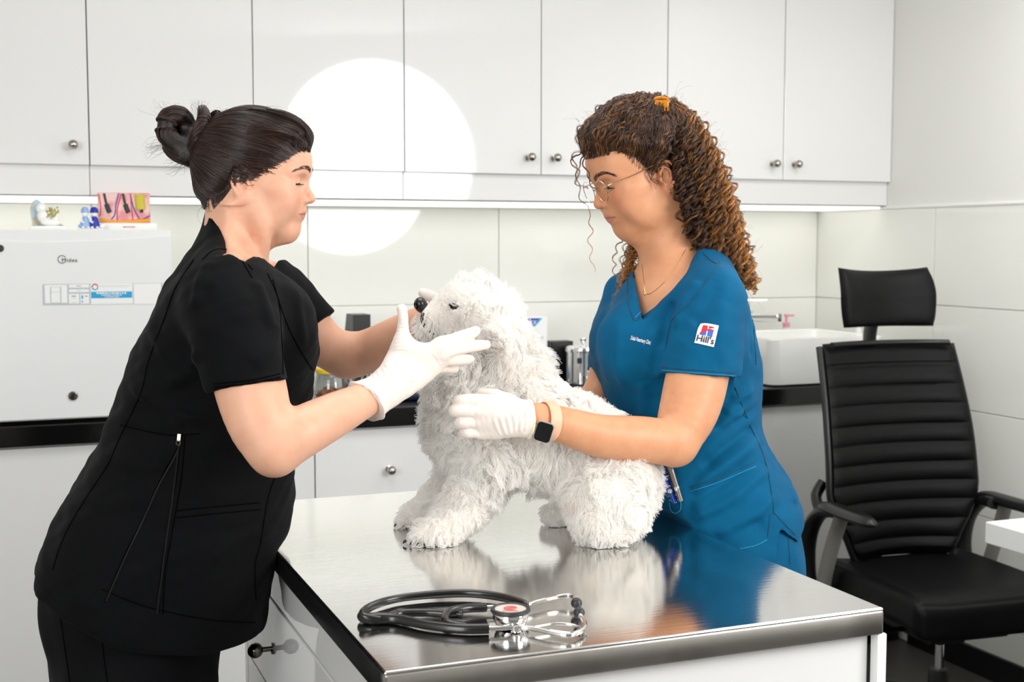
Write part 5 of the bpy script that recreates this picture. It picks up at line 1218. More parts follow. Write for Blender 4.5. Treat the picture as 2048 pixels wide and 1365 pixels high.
f.chain([C_(1350, 888, 2.12), C_(1290, 880, 2.09), C_(1200, 872, 2.055), C_(1110, 846, 2.025), C_(1070, 838, 2.01), C_(1045, 836, 2.005)], [.037, .0385, .0350, .0285, .0255, .024], .012)
f.chain([C_(1270, 600, 2.46), C_(1232, 700, 2.47), C_(1205, 790, 2.42)], [.042, .041, .036], .02)
f.chain([C_(1205, 790, 2.42), C_(1150, 835, 2.36), C_(1080, 855, 2.31)], [.036, .032, .025], .012)
V2, F2, body2 = bodymesh(f, H2, sk2, w2, base2, .55); bv2 = bvh(V2, F2)
eyes(H2, w2, base2, bv2, mat('dark_iris', srgb('2a180e'), .05, coat=1), lashm, mat('dark_brow_soft', srgb('3a2318'), .6), .75, [(111, 8, 26), (109, 20, 33), (101, 35, 36), (90, 46, 29)], browr=.00026, nb=190, s_list=(1, -1))
# ---- glasses
gl = bpy.data.objects.new('glasses', None); COL.objects.link(gl); gl.parent = w2; gl['label'] = 'thin gold wire glasses with round lenses'
gm_ = mat('rose_gold_wire', (.80, .68, .52), .15, 1); hp = lambda x, y, z: H2.P(x, y, z) - base2
lensm = mat('lens_glass', (.98, .98, .98), .0, trans=1, spec=.3); lensm.node_tree.nodes['Principled BSDF'].inputs['IOR'].default_value = 1.02
for s_ in (1, -1):
    c = np.array([119.5, s_ * 32, 1.]); rr = (23.5, 22)
    ring = [hp(c[0] - .0040 * (rr[0] * math.cos(a)) ** 2 * .6 + 2.2 * math.sin(a), c[1] + rr[0] * math.cos(a), c[2] + rr[1] * math.sin(a)) for a in np.linspace(0, 6.283, 57)[:-1]]
    bm = bmesh.new(); tube(bm, ring, .0007, 8, closed=True); bfin('rim', bm, gm_, gl)
    bm = bmesh.new(); vs = [bm.verts.new(p) for p in ring]; ctr = bm.verts.new(hp(119.5 + .6, s_ * 32, 1.)); 
    for i in range(len(vs)): bm.faces.new((ctr, vs[i], vs[(i + 1) % len(vs)]))
    g2 = bmesh.ops.extrude_face_region(bm, geom=bm.faces[:]); off = (H2.R @ np.array([-.0008, 0, 0])); bmesh.ops.translate(bm, vec=Vector(off), verts=[v for v in g2['geom'] if isinstance(v, bmesh.types.BMVert)]); bfin('lens', bm, lensm, gl)
    bm = bmesh.new(); tube(bm, spline([hp(119.5, s_ * 54, 8), hp(115, s_ * 60, 11), hp(100, s_ * 64.5, 14), hp(60, s_ * 74, 20), hp(14, s_ * 80, 30), hp(0, s_ * 80, 31), hp(-10, s_ * 79, 20)], 6), .0008, 8); bfin('temple', bm, gm_, gl)
    bm = bmesh.new(); tube(bm, spline([hp(119, s_ * 11, 4), hp(115, s_ * 10, 2), hp(111, s_ * 9.5, -2)], 5), .0006, 6); bmesh.ops.create_uvsphere(bm, u_segments=12, v_segments=8, radius=.0032, matrix=Matrix.Translation(hp(109.5, s_ * 10, -3)) @ Matrix.Diagonal((.6, .6, 1.3, 1))); bfin('nose_pad', bm, gm_, gl)
bm = bmesh.new(); tube(bm, spline([hp(119.5, 9.5, 7), hp(121.5, 0, 10), hp(119.5, -9.5, 7)], 8), .0009, 8); bfin('bridge', bm, gm_, gl)
# ---- earrings and necklace
for x, y, z, r in ((0, 83, -28, .0042), (-8, 85, -20, .0034), (-14, 88, -8, .0028)):
    bm = bmesh.new(); c = H2.P(x, y, z); u_ = H2.R @ np.array([.8, .6, 0]); tube(bm, [c - base2 + u_ * r * math.cos(a) + np.array([0, 0, 1.]) * r * math.sin(a) for a in np.linspace(0, 6.283, 25)[:-1]], .0006, 6, closed=True); bfin('earring', bm, M['gold'], w2)
p = trace(bv2, [(1372, 498), (1345, 545), (1315, 578), (1293, 588), (1288, 560), (1284, 530)], 8, .0006)
if len(p) > 4: bm = bmesh.new(); tube(bm, [q - base2 for q in p], .0005, 6); nk = bfin('necklace', bm, M['gold'], w2)
h = ray(bv2, 1290, 589)
if h: bm = bmesh.new(); bmesh.ops.create_uvsphere(bm, u_segments=12, v_segments=8, radius=.002, matrix=Matrix.Translation(h[0] + h[1] * .001 - base2)); bfin('pendant', bm, M['gold'], w2)
# ---- scrub top
ct = mat('teal_scrub_cloth', srgb('015076'), .75, spec=.1, sheen=.02, bump=(900, .3, (1, 1, 1), .0004), mott=(9, srgb('025a82'), .4, .7)); st_ = mat('teal_seam', srgb('063f58'), .8); stl = mat('teal_stitch', srgb('2b8bb0'), .8)
f = Field(np.arange(.12, .60, .004), np.arange(2.02, 2.64, .004), np.arange(C_(0, 1200)[2], C_(0, 470)[2], .004))
f.loft(rows2, 0, e=2.2)
f.ell(C_(1262, 690, 2.26), (.060, .060, .070), .05); f.ell(C_(1240, 690, 2.42), (.055, .06, .07), .05)
f.chain([C_(1385, 528, B2 - .02), C_(1410, 548, B2 - .05)], [.04, .045], .03)
f2 = Field(*f.ax); f2.chain([C_(1412, 572, 2.27), C_(1420, 605, 2.235), C_(1410, 670, 2.205), C_(1400, 765, 2.18), C_(1396, 790, 2.175)], [.052, .066, .068, .070, .070], 0)
f2.chain([C_(1262, 590, 2.45), C_(1232, 690, 2.475), C_(1220, 750, 2.47)], [.052, .050, .050], 0)
a, b_ = C_(1322, 747, 2.17), C_(1478, 759, 2.17); n = np.array([(b_ - a)[2], 0, -(b_ - a)[0]]); n /= np.linalg.norm(n)
f2.half(a, n + np.array([0, -.10, 0]), (C_(1280, 0, 2.17)[0], 2.02, a[2] - .12), (C_(1497, 0, 2.17)[0], 2.262, a[2] + .03))
a = C_(1200, 742, 2.47); f2.half(a, (0, 0, -1), (.12, 2.40, a[2] - .1), (C_(1240, 0, 2.47)[0], 2.60, a[2]))
f.merge(f2, .03)
hx = [C_(x, 0)[0] for x in (1200, 1400, 1500, 1533, 1541, 1545, 1560, 1590, 1600, 1640)]; hz = [C_(0, y)[2] for y in (1150, 1110, 1096, 1088, 1084, 1024, 1040, 1062, 1050, 1000)]
f.op((.1, 2.0, .8), (.62, 2.66, 1.2), lambda X, Y, Z: Z - np.interp(X, hx, hz) + 0 * Y, .002, 's', pad=0)
NP = [(1392, 488), (1372, 520), (1330, 572), (1290, 610), (1270, 630), (1262, 600), (1262, 560), (1275, 520), (1285, 480), (1340, 440)]
npl = [(C_(x, y)[0], C_(x, y)[2]) for x, y in NP]
f.op((.15, 2.0, 1.25), (.45, B2 + .05, 1.55), lambda X, Y, Z: poly_sd(X + 0 * Y, Z + 0 * Y, npl), .004, 's', pad=0)
V, F = f.mesh(2); N = vnormals(V, F); b0 = bvh(V, F)
V = V + N * (noise3(V, 5, 2) * .003 + noise3(V * np.array([.8, .8, 1.5]), 13, 3) * .0014)[:, None]
FL = [([(1400, 560), (1370, 600), (1348, 660)], .007, .010), ([(1440, 560), (1410, 620), (1385, 650)], -.005, .012), ([(1320, 640), (1300, 700), (1295, 760)], .005, .012), ([(1345, 600), (1330, 640), (1326, 700)], -.008, .009),
      ([(1490, 820), (1440, 850), (1390, 880)], .009, .010), ([(1520, 850), (1460, 890), (1400, 940)], -.008, .010), ([(1530, 870), (1450, 930), (1380, 980)], .009, .011), ([(1500, 920), (1440, 970), (1370, 1010)], -.007, .010),
      ([(1540, 930), (1460, 1000), (1380, 1040)], .007, .010), ([(1555, 980), (1500, 1040), (1430, 1075)], .006, .012), ([(1510, 780), (1470, 800), (1450, 830)], .007, .010), ([(1470, 790), (1440, 830), (1420, 860)], -.007, .009), ([(1528, 800), (1500, 830), (1460, 850)], -.005, .008),
      ([(1540, 900), (1570, 950), (1590, 1010)], .005, .012), ([(1280, 760), (1290, 800), (1280, 840)], .006, .012), ([(1240, 650), (1235, 720), (1245, 780)], .004, .010), ([(1450, 600), (1440, 680), (1450, 740)], .004, .012), ([(1400, 950), (1380, 1000), (1390, 1060)], -.006, .012),
      ([(1490, 560), (1500, 640), (1505, 720)], -.004, .008), ([(1530, 1040), (1480, 1060), (1420, 1090)], -.006, .010)]
N = vnormals(V, F); V = ridge(V, N, [(trace(b0, l, 5), a * 1.1, s_) for l, a, s_ in FL])
V = clamp_table(V, TX1 + .003, -1); top2 = qmesh('scrub_top', V, F, ct, w2, base2); bt2 = bvh(V, F)
for p in ([(1325, 735), (1400, 741), (1472, 746)], [(1470, 775), (1500, 850), (1530, 920), (1545, 1000), (1547, 1030)], [(1395, 500), (1340, 572), (1292, 620), (1272, 642)], [(1440, 525), (1385, 600), (1345, 640), (1330, 700)],
          [(1380, 975), (1440, 955), (1510, 925)], [(1405, 505), (1420, 520), (1432, 528)], [(1255, 560), (1256, 600), (1268, 642)], [(1540, 1030), (1535, 1075)], [(1490, 560), (1505, 640), (1512, 730)], [(1548, 1026), (1570, 1050), (1590, 1070)]):
    seam(bt2, p, .0009, st_, top2, base2)
for p in ([(1325, 741), (1400, 747), (1470, 752)], [(1382, 983), (1442, 963), (1512, 933)], [(1388, 500), (1334, 574), (1290, 616), (1270, 636)], [(1470, 1100), (1510, 1092), (1534, 1080)]): seam(bt2, p, .0006, stl, top2, base2, 'stitching')
# sleeve badge
c, x, y, n, L = surf_frame(bt2, (1394, 665), (1433, 673), .0012); badge_m = mat('white_badge', srgb('f2f2f4'), .7); bl2 = mat('badge_blue', srgb('3f63c0'), .7); rd2 = mat('badge_red', srgb('d4202c'), .7)
if np.dot(y, (0, 0, 1)) < 0: y = -y; n = np.cross(x, y)
if n[1] > 0: n = -n
def bd(poly, m, off, par, nm='print', s0=L):
    bm = bmesh.new(); mt = Matrix((Vector(x), Vector(y), Vector(np.cross(x, y)))).transposed().to_4x4(); mt.translation = Vector(c - base2); P = []
    for i in range(len(poly)):
        a, b__ = np.array(poly[i]), np.array(poly[(i + 1) % len(poly)]); k_ = max(1, int(np.linalg.norm(b__ - a) / .08))
        P += [tuple(a + (b__ - a) * j / k_) for j in range(k_)]
    cx, cy = np.mean(P, 0); rings = [[bm.verts.new((cx + (u - cx) * q, cy + (v - cy) * q, 0)) for u, v in P] for q in (1, .66, .33)]; cv = bm.verts.new((cx, cy, 0)); K_ = len(P)
    for A, B in zip(rings, rings[1:]):
        for i in range(K_): bm.faces.new((A[i], A[(i + 1) % K_], B[(i + 1) % K_], B[i]))
    for i in range(K_): bm.faces.new((rings[-1][i], rings[-1][(i + 1) % K_], cv))
    bmesh.ops.scale(bm, vec=(s0, s0, 1), verts=bm.verts); bmesh.ops.transform(bm, matrix=mt, verts=bm.verts)
    o = bfin(nm, bm, m, par); wrap_mesh(o, bt2, base2, off); return o
badge = bd([(-.5, -.57), (.5, -.57), (.5, .57), (-.5, .57)], badge_m, .0011, top2, 'sleeve_badge')
arc = [(-.36, -.08 + 0.0), (-.30, .04), (-.18, .16), (0, .25), (.2, .30), (.42, .28)]
bd([(-.30, .44), (-.03, .44), (-.03, .245), (-.18, .17), (-.30, .06)], rd2, .0016, badge); bd([(.03, .44), (.30, .42), (.26, .36), (.10, .32), (.03, .29)], rd2, .0016, badge)
bd([(-.34, -.10), (-.03, -.10), (-.03, .16), (-.12, .12), (-.26, .01)], bl2, .0016, badge); bd([(.03, -.10), (.30, -.10), (.30, .26), (.14, .24), (.03, .19)], bl2, .0016, badge)
bd([(-.38, -.10), (-.34, -.06), (-.16, .15), (.1, .27), (.4, .26), (.1, .295), (-.18, .18), (-.33, .02)], rd2, .0019, badge)
def ltr(txt, c, x, y, size, m, par, off, **k):
    z_ = np.cross(x, y); mt = Matrix((Vector(x), Vector(y), Vector(z_))).transposed().to_4x4(); mt.translation = Vector(c - base2)
    fit = k.pop('fit', None); o = textmesh('lettering', txt, size, mt, m, par, depth=0, **k); wrap_mesh(o, bt2, base2, off, (fit, x) if fit else None); return o
ltr("Hill's", c - y * L * .31, x, y, .0155, M['ink'], badge, .0022, bold=.0003)
c, x, y, n, L = surf_frame(bt2, (1262, 676), (1301, 686), .0012)
if y[2] < 0: y = -y
ltr('Dubai Veterinary Clinic', c, x, y, .0100, badge_m, top2, .0014, bold=.0001, fit=L * 1.02)
# front pocket label with loop
c, x, y, n, L = surf_frame(bt2, (1338, 994), (1358, 992), .0012)
if y[2] < 0: y = -y
ltr('CHEROKEE', c + y * .002, x, y, .0075, mat('pale_thread', srgb('a9c8d4'), .7), top2, .0014, space=.85); ltr('WORKWEAR', c - y * .007, x, y, .0048, mat('pale_thread', srgb('a9c8d4'), .7), top2, .0014)
seam(bt2, [(1340, 1006), (1342, 1020), (1351, 1027), (1361, 1020), (1362, 1004)], .0009, stl, top2, base2, 'label_loop', .001)
# ---- trousers and shoes
f = Field(np.arange(.14, .62, .006), np.arange(2.12, 2.60, .006), grid_axis([(.03, .66, .012), (.66, 1.14, .006)]))
f.loft([(C_(0, py)[2], C_(l, py)[0], C_(r, py)[0], B2, h) for py, l, r, h in ((970, 1310, 1572, .15), (1040, 1306, 1596, .165), (1100, 1312, 1603, .17), (1160, 1318, 1604, .17), (1300, 1325, 1600, .165), (1360, 1335, 1590, .15))], 0)
for dd, dx in ((-.085, 10), (.085, -14)): f.chain([C_(1460 + dx, 1280, B2 + dd), C_(1475 + dx, 1560, B2 + dd), C_(1520 + dx, 1820, B2 + dd), C_(1560 + dx, 2020, B2 + dd)], [.11, .08, .068, .06], .03)
f.D = np.maximum(f.D, (.05 - f.ax[2])[None, None, :])
V, F = f.mesh(2); N = vnormals(V, F); V = V + N * (noise3(V, 7, 19) * .003)[:, None]; V = clamp_table(V, TX1 + .004, -1); tr2 = qmesh('trousers', V, F, ct, w2, base2); bt3 = bvh(V, F)
seam(bt3, [(1574, 1060), (1578, 1100), (1580, 1130)], .0009, st_, tr2, base2)
for dd, dx in ((-.085, 10), (.085, -14)):
    p = C_(1560 + dx, 2000, B2 + dd); ff = Field(np.arange(p[0] - .22, p[0] + .12, .005), np.arange(p[1] - .07, p[1] + .07, .005), np.arange(-.01, .14, .005))
    ff.chain([(p[0] + .03, p[1], .055), (p[0] - .04, p[1], .05), (p[0] - .14, p[1] - .02, .038)], [.05, .048, .036], .01); ff.D = np.maximum(ff.D, (.002 - ff.ax[2])[None, None, :]); v, q = ff.mesh(1); qmesh('shoe', v, q, M['white'], w2, base2)
# ---- pens in the front pocket (things of their own)
def pen(nm, label, a, b_, m, tip=None):
    pa, pb = ray(bt2, *a), ray(bt2, *b_); A, B = pa[0] + pa[1] * .007, pb[0] + pb[1] * .004; o = thing(nm, label, 'pen', toW(B), -YAW); A = A - B; A = A / np.linalg.norm(A) * .052
    bm = bmesh.new(); mt = Vector(A).to_track_quat('Z', 'Y').to_matrix().to_4x4(); lathe(bm, [(.0046, -.02), (.0048, 0), (.0050, .038), (.0056, .039), (.0056, .048), (.004, .0545), (0, .055)], 20, mt); bfin('barrel', bm, m, o)
    bm = bmesh.new(); bbox(bm, (-.0013, -.0078, .004), (.0013, -.0050, .046), .0005, 1, mt); bfin('clip', bm, tip or m, o)
    bm = bmesh.new(); lathe(bm, [(.0052, 0), (.0053, .002), (.0053, .006), (.0052, .007)], 16, mt); bfin('ring', bm, M['chrome'], o)
pen('blue_pen', 'bright blue pen sticking out of the teal front pocket', (1331, 944), (1345, 984), mat('blue_plastic', srgb('1446c8'), .2, coat=.5))
pen('grey_pen', 'grey metal pen beside the blue one in the teal pocket', (1346, 940), (1357, 980), mat('grey_metal', srgb('8c8580'), .3, .7), mat('dark_clip', srgb('3a3633'), .3, .6))
# ---- gloves
d = 1.99
def K_(px, py, dd=0.): return Q(px, py, d + dd)
wq = K_(1047, 838, .012)
palm = [([wq, K_(1010, 812), K_(966, 803, .002)], [.0225, .0165, .0118]), ([wq, K_(1005, 826, -.003), K_(960, 824, -.004)], [.0225, .0170, .0118]), ([wq, K_(1005, 842, -.002), K_(960, 846, -.002)], [.0225, .0165, .0115]), ([wq, K_(1010, 858, .002), K_(968, 866, .004)], [.021, .0155, .0112]),
        ([K_(1072, 838, .018), wq], [.0290, .025])]
ch = []
for (kx, ky), (px_, py_), r, dz in (((966, 802), (921, 802), .0108, .002), ((960, 823), (913, 822), .0113, -.002), ((960, 846), (922, 846), .0108, .000), ((966, 867), (932, 866), .0100, .004)):
    ch.append(([K_(kx, ky, dz), K_((kx + px_) / 2, (ky + py_) / 2 - 1, dz - .002), K_(px_, py_, dz), K_(px_ - 3, py_ + 1, dz + .020), K_(px_ + 8, py_ + 2, dz + .036)], [r * 1.0, r * .93, r * .92, r * .88, r * .78], .0008))
ch.append(([K_(1020, 806, .012), K_(990, 792, .024), K_(965, 788, .042)], [.014, .011, .009], .008))
def open2(ff):
    n = K_(1072, 838, .018) - wq; n /= np.linalg.norm(n); c = K_(1058, 838, .014); ff.half(c, n, c - .05, c + .05)
L = []
for k in range(7): L.append(([(988 + 12 * k, 838 - 5 * k), (994 + 12 * k, 855 - 3 * k), (1004 + 9 * k, 874 - 2 * k)], .0018, .0024))
for p in ([(1030, 797), (1036, 812), (1045, 825)], [(1045, 800), (1048, 818), (1054, 835)], [(1010, 805), (1022, 820), (1030, 840)]): L.append((p, .0012, .0024))
v, q, gm = glove('glove', ch, palm, w2, base2, lines=(), extra=open2, h=.0015); gb = bvh(v, q); bpy.data.objects.remove(gm)
v = ridge(v, vnormals(v, q), [(trace(gb, p, 5), a, s_) for p, a, s_ in L]); gm = qmesh('glove', v, q, glove_m, w2, base2)
n = K_(1072, 838, .018) - wq; n /= np.linalg.norm(n); x = np.cross(n, (0, 1, 0)); x /= np.linalg.norm(x); y = np.cross(n, x)
cuffring('cuff_roll', K_(1057, 838, .014), x, y, .0288, mat('cuff_latex', srgb('f0e4c8'), .45), gm, base2, .0027, .0006)
d = 2.285
palm = [([K_(1080, 855, .02), K_(1040, 840), K_(1000, 830)], [.022, .018, .013]), ([K_(1080, 855, .02), K_(1040, 855), K_(1000, 850)], [.022, .018, .013]), ([K_(1080, 855, .02), K_(1040, 868), K_(1005, 870)], [.022, .018, .012])]
ch = [([K_(1000, 830), K_(965, 826, -.004), K_(935, 822, -.02)], [.0115, .010, .008]), ([K_(1000, 848), K_(960, 846, -.004), K_(928, 842, -.02)], [.0115, .010, .008]), ([K_(1002, 862), K_(965, 866, -.004), K_(935, 864, -.02)], [.011, .0095, .008]),
      ([K_(1006, 876), K_(975, 884, -.004), K_(950, 884, -.015)], [.010, .009, .0075]), ([K_(1050, 830), K_(1030, 806, -.01), K_(1010, 790, -.025)], [.014, .011, .009])]
glove('glove', ch, palm, w2, base2)
# ---- wrist watch
ax0, ax1 = C_(1110, 846, 2.025), C_(1070, 838, 2.01); c = C_(1096, 843, 2.019); n = (ax0 - ax1) / np.linalg.norm(ax0 - ax1); n = n + np.array([-.0, 0, .12]); n /= np.linalg.norm(n); x = np.cross(n, (0, 1, 0)); x /= np.linalg.norm(x); y = np.cross(n, x)
wt = bpy.data.objects.new('wrist_watch', None); COL.objects.link(wt); wt.parent = w2; wt['label'] = 'square smart watch with black screen and peach strap'
bm = bmesh.new(); A_i = np.linspace(0, 6.283, 65)[:-1]; rg = [[bm.verts.new(Vector(c - base2 + (x * math.cos(a) + y * math.sin(a)) * r + n * w_)) for a in A_i] for r, w_ in ((.0292, -.0095), (.0292, .0095), (.0312, .0095), (.0318, .007), (.0318, -.007), (.0312, -.0095))]
for i in range(6):
    A, B = rg[i], rg[(i + 1) % 6]
    for k in range(64): bm.faces.new((A[k], A[(k + 1) % 64], B[(k + 1) % 64], B[k]))
bfin('strap', bm, mat('peach_strap', srgb('eab595'), .5), wt, angle=50)
h = ray(bv2, 1088, 868); wc = C_(1087, 864, 2.019 - .0315); nz = np.array([0, -1, -.42]); nz /= np.linalg.norm(nz); wx = Q(1110, 848, 1.98) - Q(1077, 838, 1.98); mt = basis(wc - base2, wx, Q(1077, 838, 1.98) - Q(1064, 876, 1.98)); 
if mt.col[2][1] > 0: mt = basis(wc - base2, wx, -(Q(1077, 838, 1.98) - Q(1064, 876, 1.98)))
bm = bmesh.new(); prism(bm, rrect(.0285, .0335, .007), -.005, .0045, mt); bfin('case', bm, M['grey'].copy() if False else mat('silver_case', srgb('d8d6d4'), .25, .6), wt, angle=60)
bm = bmesh.new(); prism(bm, rrect(.0255, .0300, .0055), .0046, .0060, mt); bfin('screen', bm, mat('black_glass', srgb('050506'), .05, coat=.3), wt, angle=60)
bm = bmesh.new(); lathe(bm, [(.003, 0), (.003, .0015), (0, .0016)], 14, mt @ Matrix.Translation((-.0143, .005, 0)) @ Matrix.Rotation(rad(-90), 4, 'Y')); bfin('crown', bm, M['chrome'], wt)
# ---- hair
hm2 = hairmat('curly_brown_hair', srgb('2e1a12'), srgb('c6863f'), .34); hc2 = mat('brown_hair_mass', srgb('1c100b'), .6, bump=(90, .6, (1, 1, 1), .003))
f = Field(*[np.arange(H2.o[i] + a, H2.o[i] + b, .003) for i, (a, b) in enumerate(((-.15, .20), (-.12, .12), (-.17, .17)))])
H2.ell(f, (6, 0, 56), (112, 81, 92), 0); H2.ell(f, (84, 0, 96), (30, 50, 26), 18); H2.ell(f, (-50, 0, 8), (60, 68, 52), 20)
HL2 = [(150, 60), (118, 66), (103, 71), (84, 73), (70, 66), (56, 57), (36, 40), (23, 24), (14, 34), (-2, 38), (-18, 34), (-26, 14), (-30, -10), (-48, -34), (-60, -150), (150, -150)]
H2.poly(f, HL2, 6)
V, F = f.mesh(2); V = groove(V, vnormals(V, F), H2.P(5, 0, 45), H2.P(-38, 0, 140), .0016, 26); cap2 = qmesh('hair', V, F, hc2, w2, base2); cb2 = bvh(V, F)
g = np.random.default_rng(14); tie2 = H2.P(-50, 8, 136); Cc = H2.P(5, 0, 45)
cs = V[g.choice(len(V), 3400)]; hl = hairline(H2, [cb2, bv2], HL2, 3200, 1, 8, 1, g, 4)
S = combed([cb2, bv2], Cc, tie2, np.concatenate([cs, hl]), 36, .008, wav=.0036, seed=16, frac=(.7, 1.0)); q_ = H2.inv(S.reshape(-1, 3)).reshape(S.shape); S = S[~((q_[:, :, 0] > 26) & (q_[:, :, 2] < 8)).any(1)]
strands('hair_strands', S, .0004, .00024, hm2, cap2, base2, {'tint': np.clip(g.normal(.06, .12, len(S[:, 0])), 0, .5)})
wl = []
for i in g.choice(len(S), 260, replace=False): wl += ringlet(S[i] + (S[i] - Cc) * .02, g.uniform(.0018, .0038), g.uniform(.02, .034), 7, g, .0009)
strands('wavy_locks', np.array(wl), .00036, .00022, hm2, cap2, base2, {'tint': np.repeat(np.clip(g.normal(.12, .16, 260), 0, .6), 7)})
# mass of the hanging curls
f = Field(np.arange(C_(1290, 0)[0], C_(1530, 0)[0], .005), np.arange(B2 - .14, B2 + .14, .005), np.arange(C_(0, 600)[2], C_(0, 200)[2], .005))
f.chain([C_(1346, 290, B2 + .0), C_(1366, 340, B2 + .0), C_(1388, 410, B2 + .0), C_(1410, 470, B2 + .0), C_(1450, 530, B2)], [.044, .052, .054, .042, .018], 0)
V, F = f.mesh(2); V = V + vnormals(V, F) * (noise3(V, 30, 8) * .006)[:, None]; mass = qmesh('curl_mass', V, F, hc2, cap2, base2)
inner = [(1345, 285), (1352, 350), (1362, 420), (1392, 500)]; outer = [(1345, 205), (1432, 262), (1462, 410), (1506, 578)]
cur, tint = [], []
for k in range(760):
    s_ = g.random() ** .75; l = g.uniform(-1, 1); ln = 1 if g.random() < .35 else g.uniform(.55, 1)
    pts = [np.array(a) * (1 - s_) + np.array(b_) * s_ for a, b_ in zip(inner, outer)]; wd = .088 * math.sqrt(max(1 - (s_ * .8) ** 2, .1))
    P4 = [C_(p[0] + g.normal() * 5, p[1] + g.normal() * 6, B2 + l * wd * (.75, 1.12, 1.1, .75)[i]) for i, p in enumerate(pts)]
    n_ = 64; t = np.linspace(.02, ln, n_); path = bez(P4, t) + np.cumsum(g.normal(size=(n_, 3)), 0) * .0006; r = g.uniform(.0035, .0095); rs = ringlet(path, r, g.uniform(.018, .038), 14, g, .0015)
    cur += rs; base_t = np.clip(-.2 + .75 * s_ + g.normal() * .3, 0, 1); tint += [np.clip(base_t * .4 + base_t * 1.0 * np.linspace(0, 1, n_) + g.normal() * .08, 0, 1) for _ in rs]
P_ = np.array(cur); strands('curls', P_, .00034, .0002, hm2, cap2, base2, {'tint': np.array(tint)})
# curls on the far shoulder, forehead and loose ends
cur, tint = [], []
def addc(P4, r, pitch, n_, k, t0, t1, sp=.0009):
    rs = ringlet(bez(P4, np.linspace(0, 1, k)), r, pitch, n_, g, sp); cur.extend(rs); tint.extend([np.linspace(t0, t1, k)] * len(rs))
for k in range(34):
    x_ = 1262 + g.normal() * 12; y1 = g.uniform(555, 640); addc([C_(1285 + g.normal() * 8, 440, B2 + .07), C_(x_ + 6, 490, B2 + .06 + g.normal() * .01), C_(x_ - 4, 530, B2 + .03), C_(1246 + g.normal() * 12, y1, B2 - .0 + g.normal() * .02)], g.uniform(.004, .007), .026, 6, 56, .25, .8)
for P4, r, n_ in (([H2.P(118, 22, 78), H2.P(140, 26, 92), H2.P(150, 28, 40), H2.P(128, 30, 6)], .005, 12), ([H2.P(116, -4, 80), H2.P(158, -2, 96), H2.P(160, 6, 40), H2.P(140, 0, 8)], .006, 9), ([H2.P(117, 8, 80), H2.P(150, 10, 100), H2.P(166, 12, 70), H2.P(150, 12, 46)], .005, 8),
                  ([H2.P(116, -20, 74), H2.P(150, -18, 60), H2.P(150, -10, -10), H2.P(138, -14, -30)], .004, 5)):
    addc(P4, r, .040, n_, 56, .05, .25, .0007)
addc([C_(1178, 420, B2 - .02), C_(1186, 460, B2 - .02), C_(1172, 500, B2 - .02), C_(1190, 545, B2 - .02)], .0045, .034, 3, 56, .5, .8, .0004); addc([C_(1150, 330, B2 - .02), C_(1146, 380, B2 - .02), C_(1165, 420, B2), C_(1145, 446, B2)], .004, .04, 2, 50, .3, .6, .0004)
for k in range(10): addc([H2.P(30 + g.normal() * 6, 76, 20), H2.P(36, 80, 8), H2.P(30, 80, -6), H2.P(22 + g.normal() * 5, 78, -8 + g.normal() * 5)], .0022, .02, 2, 56, .1, .2, .0003)
cur2 = [c_ for c_ in cur if len(c_) == 56]; ti2 = [t_ for c_, t_ in zip(cur, tint) if len(c_) == 56]
strands('loose_curls', np.array(cur2), .00036, .00016, hm2, cap2, base2, {'tint': np.array(ti2)})
# clip-ins: amber claw clip on the crown
bm = bmesh.new(); cc = C_(1322, 208, B2 - .055) - base2
for q in (-1, 1):
    tube(bm, spline([cc + (q * .014, 0, .002), cc + (q * .010, -.002, .009), cc + (0, -.003, .011)], 6), .0032, 8)
bbox(bm, Vector(cc) + Vector((-.013, -.010, -.008)), Vector(cc) + Vector((.013, -.003, .006)), .0025, 2)
for q in np.linspace(-.011, .011, 5): tube(bm, [cc + (q, -.008, -.006), cc + (q, -.011, -.014)], .0014, 6)
bfin('hair_clip', bm, mat('amber_plastic', srgb('d98a1e'), .15, trans=.3), cap2)
fw = []
for _ in range(170):
    s_ = g.random(); p = np.array(bez([np.array([*o, 0.]) for o in outer], np.array([s_]))[0][:2]); a = C_(p[0] - 6, p[1], B2 + g.normal() * .03); e = a + np.array([g.uniform(-.01, .035), g.normal() * .02, g.normal() * .022]); fw.append(bez([a, a + g.normal(size=3) * .01, e + g.normal(size=3) * .012, e], np.linspace(0, 1, 14)))
for _ in range(90):
    a = H2.P(g.uniform(-40, 110), g.normal() * 30, 142 - abs(g.normal()) * 6); e = a + np.array([g.normal() * .015, g.normal() * .01, g.uniform(.004, .022)]); fw.append(bez([a, a + g.normal(size=3) * .006, e + g.normal(size=3) * .008, e], np.linspace(0, 1, 14)))
strands('flyaway_hair', np.array(fw), .0002, .00008, hm2, cap2, base2, {'tint': np.full(len(fw), .5)})
# ================================================================ stethoscope on the table
zs_ = ZW
def S_(px, py, h=.0075): return QZ(px, py, zs_ + h)
sb = S_(950, 1235, 0); sb[2] = ZW
t = thing('stethoscope', 'black tubed stethoscope lying at the near edge of the steel top', 'stethoscope', toW(sb), -YAW)
blk = mat('black_rubber_tube', srgb('0b0b0c'), .28, coat=.3)
def st(nm, pts, r, m, par=t, n=8, **k):
    bm = bmesh.new(); P_ = spline([S_(*p) - sb for p in pts], n); rr = r if np.isscalar(r) else np.interp(np.linspace(0, 1, len(P_)), np.linspace(0, 1, len(r)), r); tube(bm, P_, rr, 12, **k); return bfin(nm, bm, m, par)
st('tubing', [(1012, 1222), (1035, 1206), (1000, 1196), (940, 1189, .008), (870, 1191), (800, 1198), (750, 1212), (724, 1230), (735, 1238), (790, 1238), (850, 1250), (920, 1258), (978, 1258)], [.005] * 8 + [.0062, .0085, .0065, .0062, .0068, .0068], blk)
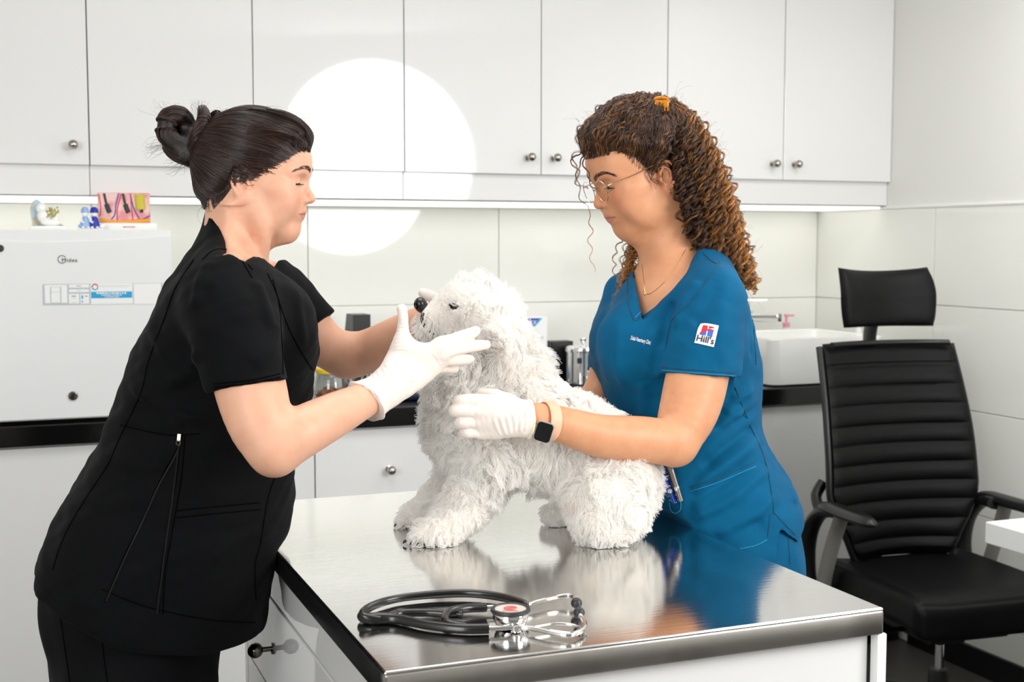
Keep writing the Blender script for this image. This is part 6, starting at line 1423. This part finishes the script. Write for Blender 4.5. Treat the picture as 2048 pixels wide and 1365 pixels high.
st('tubing', [(1026, 1224, .006), (1052, 1210, .018), (1000, 1193, .018), (930, 1186, .018), (850, 1190, .018), (780, 1200, .017), (735, 1216, .016), (726, 1232, .013), (760, 1240, .008)], .0048, blk)
st('tubing', [(770, 1238), (800, 1228), (850, 1226), (890, 1228), (925, 1230)], .0056, blk)
st('tubing', [(930, 1256, .008), (893, 1246, .012), (896, 1226, .014), (930, 1218, .012), (972, 1216, .010)], [.0062, .0058, .0056, .0062, .0062], blk)
rs_ = mat('steel_tube', (.75, .74, .72), .12, 1)
st('ear_tube', [(970, 1216, .010), (1040, 1212, .010), (1100, 1198, .010), (1135, 1192, .012), (1150, 1196, .012), (1154, 1203, .012)], .0034, rs_)
st('ear_tube', [(978, 1258), (1050, 1256), (1110, 1268), (1145, 1270), (1168, 1254, .008), (1166, 1238, .010), (1160, 1232, .012)], .0034, rs_)
st('spring', [(1060, 1256), (1110, 1248), (1150, 1252, .006), (1166, 1262, .006), (1150, 1268), (1100, 1262)], .0018, rs_)
dk = mat('grey_ear_tip', srgb('2b2b2e'), .45)
for c in ((1153, 1207, .013), (1158, 1226, .013)):
    bm = bmesh.new(); p = S_(*c) - sb; bmesh.ops.create_uvsphere(bm, u_segments=20, v_segments=14, radius=.0078, matrix=Matrix.Translation(p) @ Matrix.Diagonal((1, 1, .95, 1))); bfin('ear_tip', bm, dk, t)
bm = bmesh.new(); c = S_(1021, 1256, 0) - sb; lathe(bm, [(.009, .001), (.018, .002), (.020, .006), (.0235, .013), (.0235, .021), (.0225, .022)], 40, Matrix.Translation(c)); hd = bfin('chestpiece', bm, M['chrome'], t, angle=50)
bm = bmesh.new(); lathe(bm, [(.0205, .0225), (.0245, .0205), (.0262, .023), (.0255, .0262), (.0225, .0268), (.0205, .0255)], 40, Matrix.Translation(c), cap=False); bfin('rubber_rim', bm, dk, hd)
bm = bmesh.new(); lathe(bm, [(.0235, .0232), (.0215, .0252), (0, .0256)], 40, Matrix.Translation(c)); bfin('diaphragm', bm, mat('diaphragm', srgb('d9cfc6'), .25, coat=.4), hd)
bm = bmesh.new(); tube(bm, [c + np.array([.0075 * math.cos(a), .0075 * math.sin(a), .0262]) for a in np.linspace(0, 5.6, 24)], .0012, 6, flat=.4); tube(bm, [c + np.array([.0035 * math.cos(a), .0035 * math.sin(a), .0262]) for a in np.linspace(0, 6, 16)], .0011, 6, flat=.4)
tube(bm, [c + np.array([-.010 + .020 * q, -.0115, .0258]) for q in np.linspace(0, 1, 5)], .0012, 6, flat=.3); bfin('emblem', bm, mat('red_faded', srgb('d8605c'), .4), hd)
bm = bmesh.new(); p = S_(1032, 1266, 0) - sb; lathe(bm, [(.006, .001), (.0075, .003), (.0065, .010), (.004, .012)], 20, Matrix.Translation(p)); bfin('valve_stem', bm, M['chrome'], hd)
